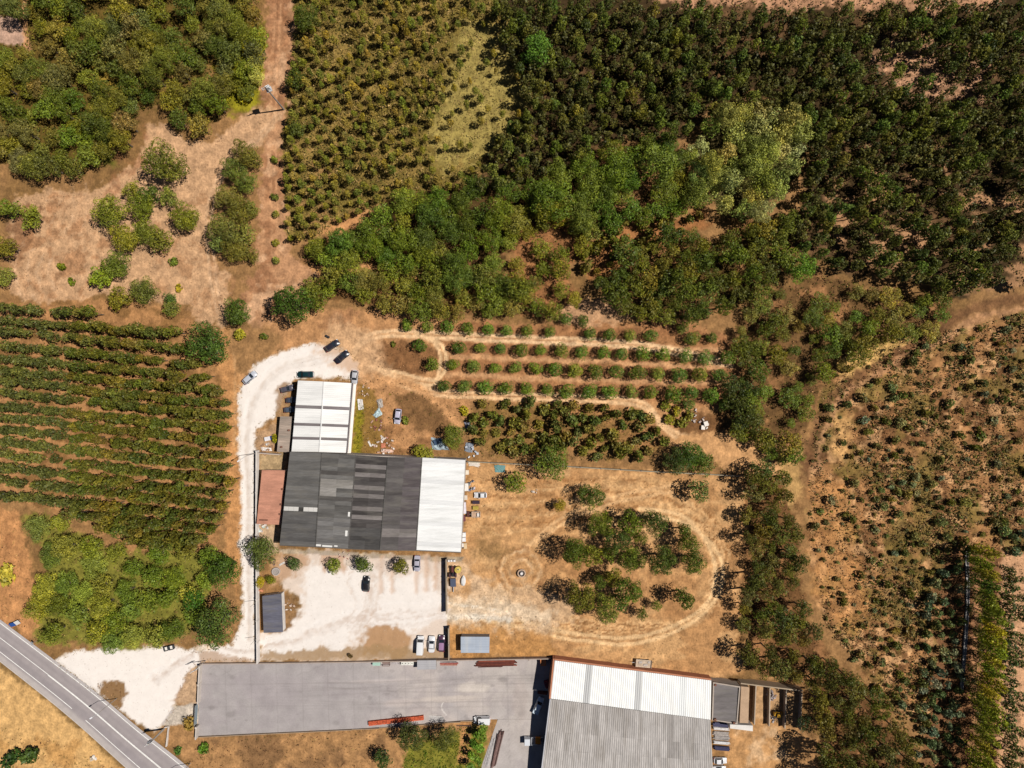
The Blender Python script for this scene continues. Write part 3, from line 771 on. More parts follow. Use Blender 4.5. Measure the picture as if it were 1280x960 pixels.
MB().cyl(np.array(bt[1]) + (0, 0, .12), np.array(bb[1]) + (0, 0, .12), .2, n=6).build("ridge_cap", M_WHITE, br, alb((252, 250, 248)))
ol = [bt[0][:2], bt[2][:2], bb[2][:2], bb[0][:2]]
wall_ring(br, ol, 0, [4.45] * 4, alb((246, 240, 232)))
a, c = np.array(bt[2]), np.array(bb[2])
MB().cyl(a + (.12, 0, -.2), c + (.12, 0, -.2), .13, n=6).build("gutter", M_RENDER, br, alb((120, 108, 112)))

c0, c1 = np.array(P(441.0, 480.5, 2.4)), np.array(P(434.2, 566.3, 2.4))
MB().prism([tuple(c0), tuple(c0 + (.95, 0)), tuple(c1 + (.95, 0)), tuple(c1)], 2.28, 2.42).build("side_canopy", M_WHITE, br, alb((266, 260, 252)))
# --- small buildings
def shed(name, label, pts, z, wallc, roofc, mat, nu, nv, cat="shed", dz=(0, 0, 0, 0), base=0.0, waves=2, var=.06, amp=.03):
    s_ = thing(name, label, cat)
    q = [corner(p[0], p[1], z + d) for p, d in zip(pts, dz)]
    deck(s_, "roof_deck", q, .16, mat, jit(alb(roofc), 0))
    sheets(s_, q, nu, nv, roofc, mat, waves, amp, var)
    cxy = np.mean([p[:2] for p in q], 0)
    ol = [tuple(cxy + (np.array(p[:2]) - cxy) * .975) for p in q]
    wall_ring(s_, ol, base, [z + d - .16 for d in dz], alb(wallc), thick=.2)
    return s_, q
lt, q = shed("outbuilding", "low outbuilding with terracotta red sheet roof beside the lane", [(327.5, 587.5), (356.5, 588), (351.5, 656), (320.8, 655)], 3.0, (220, 200, 180), (216, 154, 128), M_TILE, 2, 11, "outbuilding", (0, .35, .35, 0), waves=3, var=.07)
v = bil(q, .28, .92); MB().box((v[0], v[1], v[2] + .22), (2.2, .35, .22), -.02).build("roof_vent", M_RUST, lt)
for u, w in ((.97, .34), (.96, .62), (.95, .8)):
    v = bil(q, u, w); MB().box((v[0], v[1], v[2] + .25), (.7, .5, .4), .2).build("vent", M_RUST, lt)
ls, q = shed("lean_to", "narrow grey-brown flat roofed lean-to beside the white barn", [(350.3, 520.5), (364.8, 520.8), (362, 565.5), (346.3, 564.5)], 2.6, (186, 170, 154), (182, 164, 150), M_FIBRE, 1, 8, "lean-to", var=.03)
for u, w in ((.85, .38), (.35, .86)):
    v = bil(q, u, w); MB().cyl((v[0], v[1], v[2]), (v[0], v[1], v[2] + .6), .25, n=8).build("chimney", M_RUST, ls)
gs, q = shed("shed", "small shed with dark slate-grey roof inside the lane wall", [(328, 745), (351.6, 742), (353.6, 790), (329.6, 791)], 2.6, (246, 240, 234), (112, 112, 126), M_FIBRE, 1, 8, var=.04)
bs, q = shed("shed", "little shed with pale blue-grey corrugated roof near the parked cars", [(576, 795.8), (612, 796), (611.6, 816), (576, 816)], 2.4, (170, 168, 168), (188, 198, 214), M_WHITE_NS, 2, 5, var=.05)
cc = gz(533, 830)
cs, q = shed("shelter", "grey flat-roofed shelter against the north wall of the concrete yard", [(521.5, 825.5), (545, 825.3), (545, 836.5), (521.5, 837)], cc + 2.4, (180, 176, 174), (190, 188, 192), M_WHITE_NS, 2, 2, "shelter", base=cc, var=.03)

# --- southern shed: white northern slope, grey southern slopes
sw = thing("factory_shed", "big southern industrial shed with white north roof and grey fibre-cement roof", "industrial shed")
zb, SD = -3.2, -2.2       # the shed stands low: its roof drops with the sunken yard
W = [(693.5, 825.5), (889, 850.5), (888, 899.5), (688.3, 873)]
zw = [2.5, 2.5, 3.4, 3.4]
q = [corner(*W[0], zw[0]), corner(*W[3], zw[3]), corner(*W[2], zw[2]), corner(*W[1], zw[1])]      # u runs south, v runs east
deck(sw, "roof_deck", q, .25, M_WHITE_NS, alb((150, 148, 148)))
for j in range(25):
    v0, v1 = j / 25, (j + 1) / 25
    band = j in (5, 13)
    sheet_mesh(q, 0, 1, v0, v1, 3, .04, .06 + R.uniform(0, .03) - (.04 if band else 0)).build("skylight_sheet" if band else "roof_sheet", M_WHITE_NS, sw, jit(alb((212, 212, 212) if band else (250, 252, 252) if j == 20 else (266, 266, 264)), .015))
rows = [((688, 873.4), (888, 899.8), 3.35), ((683, 914), (889.5, 931), 2.8), ((680, 937), (890.5, 951), 2.45), ((675.5, 975), (892, 984), 1.9), ((671, 1012), (893.5, 1018), 1.4)]
for k, (r0, r1) in enumerate(zip(rows[:-1], rows[1:])):
    qq = [corner(*r0[0], r0[2]), corner(*r1[0], r1[2]), corner(*r1[1], r1[2]), corner(*r0[1], r0[2])]
    deck(sw, "roof_deck", qq, .25, M_FIBRE_NS, alb((150, 144, 140)))
    rr = random.Random(90 + k)
    sheets(sw, qq, 1, 26, None, M_FIBRE_NS, 3, .05, .03,
           colfn=lambda i, j, d=[0]: (lambda e: tuple(v + e for v in (196, 190, 186)))(rr.uniform(-7, 7) - (22 if (k == 0 and j in (7, 12)) or (k == 1 and j in (19, 20, 23)) or (k == 0 and j in (19,)) else 0)))
brick = alb((206, 140, 108))
e0, e1 = np.array(P(*W[0], 2.6)), np.array(P(*W[1], 2.6)); w0 = np.array(P(*W[3], 2.6))
def parapet(a, b, off0, off1, z0, z1, name="parapet", color=brick, mat=None, mats=None):
    d = (b - a) / np.linalg.norm(b - a); n = np.array([-d[1], d[0]])
    return MB().prism([tuple(a + n * off0), tuple(b + n * off0), tuple(b + n * off1), tuple(a + n * off1)], z0, z1).build(name, mat or M_RENDER, sw, color)
parapet(e0 + (-.0, 0), e1, .05, .45, zb, 2.6)
parapet(w0 + (0, .3), e0 + (0, .45), .05, .45, zb, [3.5, 2.6, 2.6, 3.5])
p0, p1, p2, p3 = (np.array(corner(*c)[:2]) for c in ((688, 873.6, 3.3), (671, 1012, 1.4), (893.5, 1018, 1.4), (888, 900, 3.3)))
MB().prism([tuple(p0 + (.35, 0)), tuple(p1 + (.35, 0)), tuple(p1 + (.65, 0)), tuple(p0 + (.65, 0))], zb, [3.0, 1.1, 1.1, 3.0]).build("wall", M_RENDER, sw, alb((196, 190, 186)))
MB().prism([tuple(p2 - (.35, 0)), tuple(p3 - (.35, 0)), tuple(p3 - (.65, 0)), tuple(p2 - (.65, 0))], zb, [1.1, 3.0, 3.0, 1.1]).build("wall", M_RENDER, sw, alb((196, 190, 186)))
ea, eb = np.array(P(889, 850.5, 2.5)), np.array(P(888, 899.5, 3.4))
MB().prism([tuple(ea - (.4, 0)), tuple(eb - (.4, 0)), tuple(eb - (.7, 0)), tuple(ea - (.7, 0))], zb, [2.2, 3.1, 3.1, 2.2]).build("wall", M_RENDER, sw, alb((220, 214, 208)))
a, c = np.array((*(p0 - (.05, 0)), 3.25)), np.array((*(p1 - (.05, 0)), 1.35))
MB().cyl(a, c, .22, n=6).build("gutter", M_RENDER, sw, alb((214, 214, 220)))

# --- flat annex and open storage bays east of it
an = thing("annex", "flat dark concrete roofed annex at the east end of the southern shed", "annex")
A = [(891, 852), (925, 857.5), (921.5, 905), (889.5, 900)]
az = .7
qa = [corner(*p, az) for p in A]
deck(an, "roof_slab", qa, .3, M_PAVE_DARK if 'M_PAVE_DARK' in globals() else M_FIBRE, alb((128, 122, 122)))
wall_ring(an, [p[:2] for p in qa], -3.3, [az + .35, az + .35, az + .2, az + .2], alb((196, 182, 170)), thick=.32)
for u, v_, s_ in ((.12, .96, .6), (.85, .97, .6), (.08, .06, .5)):
    v = bil(qa, u, v_); MB().box((v[0], v[1], az + .3), (s_, s_, .6)).build("vent", M_RUST, an)
def slab_thing(name, label, cat, pts, z0, z1, color, mat=None, group=None):
    o = MB().prism([P(*p, z1) for p in pts], z0, z1).build(name, mat or M_RENDER, None, alb(color))
    return tag(o, label, cat, group)
slab_thing("lean_to", "tan slab roof strip along the east side of the annex", "lean-to", [(926.5, 858), (936.5, 859), (935.5, 904), (924.5, 903.5)], gz(930, 880) - .2, .6, (204, 172, 142))
slab_thing("canopy", "white slab canopy below the annex corner", "canopy", [(912.5, 905.5), (941, 907), (941, 914), (912.5, 910.5)], gz(925, 910) - .2, .4, (246, 240, 234))
for k, (x0, y0, x1, y1, lab) in enumerate(((944.5, 857, 942.5, 906, "bay wall nearest the annex, first of the row of four"), (962, 860, 961, 908, "second bay wall from the annex, left of the rubble bay"),
                                      (982.5, 863, 980.5, 911, "third bay wall from the annex, right of the yellow loader"), (1002, 866, 1000, 913, "outermost bay wall under the tree shadow"))):
    g = gz((x0 + x1) / 2, 885)
    a, b = np.array(P(x0, y0, g + 1.7)), np.array(P(x1, y1, g + 1.7))
    o = MB().prism([tuple(a), tuple(a + (.28, 0)), tuple(b + (.28, 0)), tuple(b)], g - .3, g + 1.7).build("bay_wall", M_RENDER, None, alb((196, 178, 158)))
    tag(o, "grey concrete " + lab, "wall", "storage bay walls")
b0, b1 = np.array(P(926, 855, .5)), np.array(P(1004, 864.5, .5))
tag(MB().prism([tuple(b0), tuple(b1), tuple(b1 + (0, .3)), tuple(b0 + (0, .3))], -3.2, .5).build("back_wall", M_RENDER, None, alb((190, 170, 146))), "low concrete back wall closing the storage bays to the north", "wall")

# ------------------------------------------------------------------ free-standing walls and fences
def wall_run(name, label, cat, pts, h, thick, color, seg=10.0, panel="panel", cap=None, post=None, mat=None, post_color=(150, 140, 132), gap=0.02):
    """wall along ground points: one panel object per length, posts between"""
    t_ = thing(name, label, cat)
    for (x0, y0), (x1, y1) in zip(pts[:-1], pts[1:]):
        a, b = np.array(P(x0, y0)), np.array(P(x1, y1)); Ln = np.linalg.norm(b - a); d = (b - a) / Ln; n = np.array([-d[1], d[0]]) * thick / 2
        k = max(1, round(Ln / seg))
        for i in range(k):
            p, q_ = a + d * (Ln * i / k + gap), a + d * (Ln * (i + 1) / k - gap)
            za = gz(x0 + (x1 - x0) * i / k, y0 + (y1 - y0) * i / k - 2); zb_ = gz(x0 + (x1 - x0) * (i + 1) / k, y0 + (y1 - y0) * (i + 1) / k - 2)
            lo = min(za, zb_, gz(x0 + (x1 - x0) * (i + .5) / k, y0 + (y1 - y0) * (i + .5) / k + 3)) - .4
            MB().prism([tuple(p - n), tuple(q_ - n), tuple(q_ + n), tuple(p + n)], lo, h + (za + zb_) / 2).build(panel, mat or M_RENDER, t_, jit(alb(color), .05))
            if post:
                MB().box((p[0], p[1], (h + .12 + lo) / 2), (post, post, h + .12 - lo), math.atan2(d[1], d[0])).build("post", M_RENDER, t_, alb(post_color))
    return t_
wall_run("lane_wall", "long white wall along the east side of the gravel lane", "wall", [(323.5, 563), (323.2, 640), (323.5, 720), (324.5, 826.5)], 2.0, .25, (246, 238, 232), 6.0, post=.34, post_color=(236, 228, 222))
wall_run("field_wall", "long thin grey wall between orchard scrub and the fenced field", "wall", [(585, 576.5), (700, 582), (800, 588), (880, 592), (932, 595)], 1.5, .22, (176, 164, 142), 6.0, post=.3)
wall_run("boundary_wall", "low dark-shadowed wall running south from the warehouse corner", "wall", [(558.5, 697), (558.8, 764)], 2.3, .2, (190, 172, 150), 5.0, post=.26)
wall_run("boundary_wall", "short wall stub between the purple car and the blue-roofed shed", "wall", [(561.5, 782), (561.8, 822)], 2.3, .2, (190, 172, 150), 5.0, post=.26)
wall_run("yard_wall", "thin concrete wall along the north edge of the concrete yard", "wall", [(252, 828.5), (324, 828), (452, 826.2), (560, 824.2), (688, 822)], .9, .25, (190, 172, 160), 7.0)
wall_run("yard_wall", "low kerb wall along the south edge of the concrete yard", "wall", [(249, 920.5), (440, 911.5), (575, 906.4), (604, 906.4)], .5, .2, (176, 152, 128), 7.0)
wall_run("yard_wall", "panelled wall closing the west end of the concrete yard, north of the gate", "wall", [(252.5, 830), (251.2, 853), (250.2, 877)], 1.7, .28, (226, 214, 204), 5.0, post=.5, post_color=(226, 214, 204))
wall_run("yard_wall", "short wall piece south of the blue-grey sliding gate", "wall", [(248.5, 906), (247.6, 921)], 1.7, .28, (226, 214, 204), 4.0, post=.5, post_color=(226, 214, 204))
wall_run("cross_wall", "dirty white wall between the lean-to and the lane, by the lane pole", "wall", [(323, 565.5), (352, 567.5)], 1.8, .25, (214, 198, 186), 6.0)
g_ = thing("sliding_gate", "blue-grey metal sliding gate at the west end of the concrete yard", "gate")
a, b = np.array(P(247.5, 879)), np.array(P(246.2, 904))
for k in range(11):
    p = a + (b - a) * (k + .5) / 11
    MB().box((p[0], p[1], .95), (.10, .46, 1.7)).build("slat", M_RENDER, g_, alb((150, 164, 172)))
for z in (.15, 1.75):
    MB().box(((a[0] + b[0]) / 2, (a[1] + b[1]) / 2, z), (.16, float(np.linalg.norm(b - a)), .1), -.052).build("rail", M_STEEL, g_)
# concrete drain along the shaded ditch
dr = thing("drain", "narrow grey concrete channel in the dark shade of the tall hedge", "channel")
dp = curve([(1207, 688), (1209, 740), (1206, 800), (1201, 862)])
for i in range(0, len(dp) - 2, 2):
    a, b = np.array(P(*dp[i])), np.array(P(*dp[i + 2])); d = (b - a) / np.linalg.norm(b - a); n = np.array([-d[1], d[0]])
    m = MB()
    for s_ in (-1, 1):
        m.prism([tuple(a + n * s_ * .28 + d * .03), tuple(b + n * s_ * .28 - d * .03), tuple(b + n * s_ * .45 - d * .03), tuple(a + n * s_ * .45 + d * .03)], -.3, .42)
    m.prism([tuple(a - n * .28 + d * .03), tuple(b - n * .28 - d * .03), tuple(b + n * .28 - d * .03), tuple(a + n * .28 + d * .03)], -.3, .2)
    m.build("channel_segment", M_RENDER, dr, jit(alb((190, 186, 184)), .08))
# ------------------------------------------------------------------ vehicles
def loft(st, mat, name, parent, color=None, n_side=True):
    """body from stations (x, half width, floor, shoulder z, top z, top half width)"""
    m = MB(); rings = []
    for x, w, z0, zs, zt, wt in st:
        rings.append([(x, -w * .94, z0), (x, -w, (z0 + zs) / 2), (x, -w * .98, zs), (x, -wt, zt), (x, wt, zt), (x, w * .98, zs), (x, w, (z0 + zs) / 2), (x, w * .94, z0)])
    k = len(rings[0])
    for r in rings: m.v += r
    for i in range(len(rings) - 1):
        for j in range(k):
            a, b = i * k + j, i * k + (j + 1) % k
            m.f.append((a, b, b + k, a + k)); m.m.append(0)
    m.f.append(tuple(reversed(range(k)))); m.m.append(0)
    m.f.append(tuple((len(rings) - 1) * k + j for j in range(k))); m.m.append(0)
    o = m.build(name, mat, parent, color)
    o.data.polygons.foreach_set("use_smooth", [True] * len(o.data.polygons)); o.data.set_sharp_from_angle(angle=math.radians(40))
    return o
def quad(parent, name, pts, mat, color=None):
    m = MB(); m.face(pts); c = np.mean(pts, 0)
    nrm = np.cross(np.array(pts[1]) - pts[0], np.array(pts[2]) - pts[0]); nrm = nrm / np.linalg.norm(nrm)
    if nrm[2] < 0 or (abs(nrm[2]) < .15 and np.dot(nrm[:2], c[:2]) < 0): nrm = -nrm
    m.v = [tuple(np.array(p) + nrm * .015) for p in m.v]
    return m.build(name, mat, parent, color)
WHEEL = None
def wheels(t_, L, W, r=.31, xs_=(.31, -.30)):
    global WHEEL
    if WHEEL is None:
        WHEEL = MB().cyl((0, -.1, 0), (0, .1, 0), .31, n=12).mesh("wheel", M_RUBBER)
        hub = MB().cyl((0, -.105, 0), (0, .105, 0), .17, n=8).mesh("rim", M_STEEL); WHEEL = (WHEEL, hub)
    for x in xs_:
        for s_ in (-1, 1):
            o = obj("wheel", WHEEL[0], t_); o.location = (x * L, s_ * (W / 2 - .1), r)
            h = obj("rim", WHEEL[1], o)
def car(label, px, py, heading, color, kind="hatch", L=4.2, W=1.76, roofc=None, cat="car", name="parked_car"):
    z = gz(px, py)
    t_ = thing(name, label, cat, (*P(px, py, z + .8), z + .005), math.radians(heading), "parked cars and vans")
    c = alb(color); rc = alb(roofc) if roofc else c
    h = L / 2; w = W / 2
    hood = .92 if kind != "van" else 1.1
    tail = {"hatch": -h + .25, "sedan": -h + .95, "van": -h + .1, "pickup": -.25 * L}[kind]
    st = [(-h, w * .80, .35, .62, .86 if kind != "sedan" else .9, w * .62), (-h + .12, w * .94, .25, .72, .98, w * .76), (-h + .5, w, .2, .8, 1.0, w * .84),
          (0, w, .2, .84, .99, w * .86), (h - .95, w, .2, .78, hood, w * .82), (h - .35, w * .95, .22, .68, hood - .12, w * .72), (h - .06, w * .82, .3, .58, hood - .28, w * .58), (h, w * .7, .36, .5, hood - .38, w * .5)]
    loft(st, M_PAINT, "body", t_, c)
    x_ws0, x_ws1 = (h - 1.15, h - 1.85) if kind != "van" else (h - .75, h - 1.35)
    x_rw1, x_rw0 = (tail + .45, tail) if kind != "van" else (tail + .12, tail)
    if kind == "pickup": x_rw1, x_rw0 = tail + .12, tail
    zr = {"hatch": 1.46, "sedan": 1.42, "van": 1.95, "pickup": 1.6}[kind]
    wr, wb, zb_ = (w * .86, w * .95, .96) if kind == "van" else (w * .72, w * .90, .96)
    # greenhouse carried by a dark shell, glass and roof laid on it
    m = MB(); m.prism([(x_ws0, -wb), (x_ws0, wb), (x_rw0, wb), (x_rw0, -wb)], zb_ - .03, zb_)
    k = len(m.v); bot = [(x_ws0, -wb, zb_), (x_ws0, wb, zb_), (x_rw0, wb, zb_), (x_rw0, -wb, zb_)]; tp = [(x_ws1, -wr, zr), (x_ws1, wr, zr), (x_rw1, wr, zr), (x_rw1, -wr, zr)]
    for i in range(4):
        j = (i + 1) % 4; m.face([bot[i], bot[j], tp[j], tp[i]])
    m.face(tp); m.build("cabin", M_PAINT, t_, c)
    ins = lambda a, b, f: tuple(a[i] + (b[i] - a[i]) * f for i in range(3))
    def pane(nm, a, b, c2, d):
        q = [a, b, c2, d]; ce = np.mean(q, 0); quad(t_, nm, [tuple(ce + (np.array(p) - ce) * .9) for p in q], M_GLASS)
    pane("windscreen", bot[0], bot[1], tp[1], tp[0])
    if kind != "van": pane("rear_window", bot[2], bot[3], tp[3], tp[2])
    fw = .34 if kind == "van" else 1.0                    # vans have glass only beside the front seats
    pane("side_window", bot[1], ins(bot[1], bot[2], fw), ins(tp[1], tp[2], fw), tp[1]); pane("side_window", ins(bot[0], bot[3], fw), bot[0], tp[0], ins(tp[0], tp[3], fw))
    loft([(x_rw1 - .04, wr * .9, zr, zr + .02, zr + .03, wr * .8), (x_rw1 + .25, wr * 1.03, zr, zr + .03, zr + .06, wr * .85), (x_ws1 - .3, wr * 1.03, zr, zr + .03, zr + .06, wr * .85), (x_ws1 + .04, wr * .9, zr, zr + .02, zr + .03, wr * .8)], M_PAINT, "roof", t_, rc)
    if kind == "pickup":
        m = MB()
        for y in (-w * .86, w * .86): m.box(((tail - h) / 2, y, 1.12), (abs(-h - tail) - .15, .08, .3))
        m.box((-h + .1, 0, 1.12), (.08, W * .86, .3)); m.build("cargo_bed", M_PAINT, t_, c)
    for s_ in (-1, 1):
        MB().box((h - .2, s_ * w * .66, hood - .3), (.28, .34, .16), s_ * -.3).build("headlight", M_LAMP, t_, (.7, .7, .7))
        MB().box((-h + .08, s_ * w * .74, .78), (.16, .26, .2)).build("tail_light", M_LAMP, t_, (.35, .02, .02))
        MB().box((x_ws0 - .28, s_ * (w + .08), 1.0), (.14, .2, .13)).build("mirror", M_PAINT, t_, c)
    MB().box((h - .03, 0, .42), (.12, W * .8, .2)).build("bumper", M_PLAIN, t_, (.05, .05, .05))
    wheels(t_, L, W)
    return t_
car("silver hatchback parked alone on the west edge of the gravel lane", 312, 472, 41, (206, 210, 222), L=4.4)
car("black hatchback nearer the dirt bank, upper of the two parked side by side", 415, 432, 34, (48, 44, 56), L=4.3)
car("black estate car below the other black car on the dirt", 427.5, 446, 41, (44, 42, 54), "sedan", 4.3)
car("dark green car parked across the north end of the white barn", 381.7, 468, 180, (22, 56, 62), "sedan", 4.6)
car("small silver car at the northeast corner of the white barn", 443.3, 471.5, -95, (206, 206, 212), "hatch", 3.9, 1.65)
car("grey hatchback at the barn's northwest corner, slanting upward", 359, 486, 15, (92, 88, 100), "hatch", 3.7, 1.65)
car("dark blue-grey car half in the barn's shade, upper of two", 364.5, 500, 5, (70, 78, 96), "hatch", 3.2, 1.6)
car("blue-grey car half in the barn's shade, lower of two", 362.5, 512, 5, (84, 94, 112), "hatch", 3.4, 1.6)
car("silver car standing in the dry grass east of the white barn", 497.2, 520.5, -97, (210, 206, 226), "hatch", 4.2)
car("silver saloon parked under the south eave of the warehouse", 521.3, 704.5, -92, (196, 192, 206), "sedan", 4.4)
car("black car alone in the middle of the gravel yard", 458, 730, 87, (40, 38, 42), "hatch", 4.2)
car("white van parked left of the white saloon by the yard wall", 525.3, 806.5, 87, (250, 250, 252), "van", 5.0, 1.9, cat="van", name="parked_van")
car("white saloon between the white van and the purple car", 539.5, 805.5, 88, (246, 246, 250), "sedan", 4.4)
car("plum purple car with paler roof beside the wall stub", 552, 804.5, 88, (92, 62, 86), "hatch", 4.5, 1.8, (176, 138, 176))
car("white car facing west among the scrap by the white bay", 600.5, 619, 180, (246, 246, 250), "hatch", 3.5, 1.6)
car("light blue pickup slanting in the shade of the southern shed", 673, 882, 66, (236, 250, 262), "pickup", 4.8, 1.8, cat="pickup", name="parked_pickup")
car("small white van with dark windscreen at the corner of the yard", 602.5, 900, 180, (250, 250, 252), "van", 4.6, 2.0, cat="van", name="parked_van")
car("white car at the east wall of the southern shed, upper of two", 900.5, 951, 0, (246, 246, 250), "hatch", 3.7, 1.7)
car("white car at the bottom frame edge by the southern shed's east wall", 899, 961.5, 0, (240, 240, 242), "sedan", 3.9, 1.7)
# flatbed truck in the shade, cab to the west
z = gz(668, 926)
tr = thing("flatbed_truck", "white flatbed truck with an orange load in the southern shed's shade", "truck", (*P(668, 926, z + 1), z), math.pi)
MB().box((2.0, 0, 1.15), (1.7, 2.0, 1.6), taper=.88).build("cab", M_PAINT, tr, alb((236, 240, 248)))
quad(tr, "windscreen", [(2.86, -.8, 1.2), (2.86, .8, 1.2), (2.76, .72, 1.85), (2.76, -.72, 1.85)], M_GLASS)
MB().box((-.2, 0, .75), (5.0, .9, .25)).build("chassis", M_PLAIN, tr, (.03, .03, .03))
MB().box((-.75, 0, .98), (3.4, 2.1, .12)).build("flatbed", M_WOOD, tr, alb((150, 150, 156)))
for s_ in (-1, 1): MB().box((-.75, s_ * 1.03, 1.2), (3.4, .06, .34)).build("side_board", M_PAINT, tr, alb((216, 222, 230)))
wheels(tr, 5.4, 2.0, xs_=(.36, -.3))
ld = thing("cargo_crate", "orange-brown crate loaded on the truck bed", "crate", (*P(672.5, 925.5, z + 1.5), z + 1.04), 0)
for y in (-.7, -.35, 0, .35, .7): MB().box((0, y, .45), (1.4, .3, .85)).build("board", M_WOOD, ld, jit(alb((226, 140, 40)), .1))
# blue tractor with implement
tz = thing("tractor", "old dark tractor with a blue-grey trailer implement by the boundary wall", "tractor", (*P(566, 716, .8), 0), math.radians(92))
MB().box((.9, 0, .95), (1.9, .6, .6), taper=.9).build("bonnet", M_PAINT, tz, alb((120, 70, 66)))
MB().box((-.4, 0, .75), (1.2, .8, .6)).build("body", M_PAINT, tz, alb((60, 56, 66)))
MB().box((-.5, 0, 1.2), (.5, .6, .2)).build("seat", M_RUBBER, tz)
MB().cyl((.1, 0, 1.2), (.0, 0, 1.5), .2, n=10).build("steering_wheel", M_RUBBER, tz)
for s_ in (-1, 1):
    MB().cyl((-.6, s_ * .62, .68), (-.6, s_ * .98, .68), .68, n=14).build("rear_wheel", M_RUBBER, tz)
    MB().cyl((1.5, s_ * .55, .38), (1.5, s_ * .78, .38), .38, n=12).build("front_wheel", M_RUBBER, tz)
    MB().box((-.6, s_ * .78, 1.42), (1.1, .4, .08)).build("mudguard", M_PAINT, tz, alb((86, 60, 70)))
MB().box((-2.7, 0, .7), (2.2, 1.5, .55)).build("implement", M_PAINT, tz, alb((92, 100, 122)))
MB().cyl((-3.8, 0, .5), (-5.4, .1, .4), .12, n=6).build("drawbar", M_STEEL, tz)
# yellow loader in the bays
g0 = gz(972, 893)
lo_ = thing("loader", "small yellow loader parked in the second storage bay", "loader", (*P(972, 893, g0 + 1), g0), math.radians(-8))
MB().box((-.3, 0, .95), (1.6, 1.0, .8), taper=.85).build("body", M_PAINT, lo_, alb((236, 176, 40)))
MB().box((.1, 0, 1.55), (.9, .9, .6), taper=.8).build("cab", M_GLASS, lo_)
MB().box((.1, 0, 1.9), (.9, .86, .07)).build("roof", M_PAINT, lo_, alb((236, 176, 40)))
MB().box((1.35, 0, .45), (.5, 1.3, .5)).build("bucket", M_PAINT, lo_, alb((216, 150, 30)))
for s_ in (-1, 1):
    MB().box((.9, s_ * .5, .8), (1.0, .14, .16)).build("arm", M_PAINT, lo_, alb((236, 176, 40)))
    for x in (.45, -.75): MB().cyl((x, s_ * .45, .4), (x, s_ * .72, .4), .4, n=12).build("wheel", M_RUBBER, lo_)

# ------------------------------------------------------------------ poles and road furniture
def pole(label, px, py, H, arm, lean=0, name="utility_pole", cat="pole", r=.16):
    z = gz(px, py)
    t_ = thing(name, label, cat, (*P(px, py), z))
    MB().cyl((0, 0, -.3), (0, 0, H), r, r * .6, n=8).build("post", M_RENDER, t_, alb((186, 176, 166)))
    if arm == "lamp":
        MB().cyl((0, 0, H - .1), (-1.6, -1.1, H + .25), .06, n=6).build("arm", M_STEEL, t_)
        MB().box((-1.9, -1.3, H + .22), (.8, .3, .16), math.radians(34)).build("lamp_head", M_PLAIN, t_, (.5, .5, .52))
    elif arm == "cross":
        for dz in (.2, 1.0):
            MB().box((0, 0, H - dz), (2.2, .12, .12), .5).build("crossarm", M_STEEL, t_)
            for x in (-.95, 0, .95):
                a = (x * math.cos(.5), x * math.sin(.5)); MB().cyl((*a, H - dz + .05), (*a, H - dz + .4), .09, .05, n=6).build("insulator", M_LAMP, t_, (.7, .68, .64))
    return t_
p_ = pole("tall concrete power pole in the fire break, carrying a transformer platform", 355, 137, 14.5, "cross", r=.24)
MB().box((0, .5, 11.6), (1.5, 1.3, .12), .4).build("platform", M_STEEL, p_)
MB().box((0, .7, 12.2), (1.0, .9, 1.1), .4).build("transformer", M_PLAIN, p_, (.6, .6, .6))
for x in (-.3, 0, .3): MB().cyl((x, .7, 12.7), (x, .7, 13.1), .07, n=6).build("bushing", M_LAMP, p_, (.75, .74, .7))
pole("street lamp leaning its arm over the road by the brown verge island", 146, 873, 8.2, "lamp", name="street_lamp", cat="street lamp", r=.11)
pole("lamp post at the north corner of the lane wall by the lean-to", 320, 566.5, 7.0, "lamp", name="lamp_post", cat="lamp post", r=.10)
pole("pole at the northwest corner of the concrete yard", 257, 825.5, 7.2, "cross", r=.12)
pole("street lamp on the verge at the bottom edge right of the road", 238, 954, 6.4, "lamp", name="street_lamp", cat="street lamp", r=.11)
pole("thin pole on the lane wall beside the dark-roofed shed", 323.5, 749.5, 6.2, "plain", r=.07)
pole("thin pole at the lane wall further south near the gravel mouth", 324.0, 795, 6.2, "plain", r=.07)
p_ = pole("thick dark utility pole at the lane mouth by the angled low wall", 205, 911, 8.2, "cross", r=.3)
MB().box((0, .3, 7.4), (.9, .7, 1.0), .4).build("transformer", M_PLAIN, p_, (.12, .12, .13))
tag(wall_run("verge_wall", "pale angled low wall behind the thick pole at the lane mouth", "wall", [(207, 908), (212, 907), (209, 932)], .7, .25, (238, 226, 216), 3.0))
ad = thing("roadside_board", "tilted blue and white board on the dirt verge above the road", "board", (*P(21, 778.5), 0), math.radians(18))
m = MB(); m.face([(-1.4, -.6, .5), (.1, -.6, .5), (.1, .55, 1.3), (-1.4, .55, 1.3)]); m.build("blue_panel", M_PAINT, ad, alb((52, 92, 170)))
m = MB(); m.face([(.13, -.6, .5), (1.5, -.35, .6), (1.5, .75, 1.35), (.13, .55, 1.3)]); m.build("white_panel", M_PAINT, ad, alb((246, 240, 236)))
for x in (-1.2, 1.2): MB().cyl((x, .5, -.1), (x, .5, 1.25), .06, n=6).build("leg", M_STEEL, ad)
rs = thing("road_sign", "small grey road sign at the road edge under the pale trees", "road sign", (*P(46, 801), 0), .6)
MB().cyl((0, 0, -.2), (0, 0, 2.4), .04, n=6).build("post", M_STEEL, rs)
MB().box((.06, 0, 2.0), (.05, .9, .7)).build("plate", M_PAINT, rs, alb((200, 204, 214)))
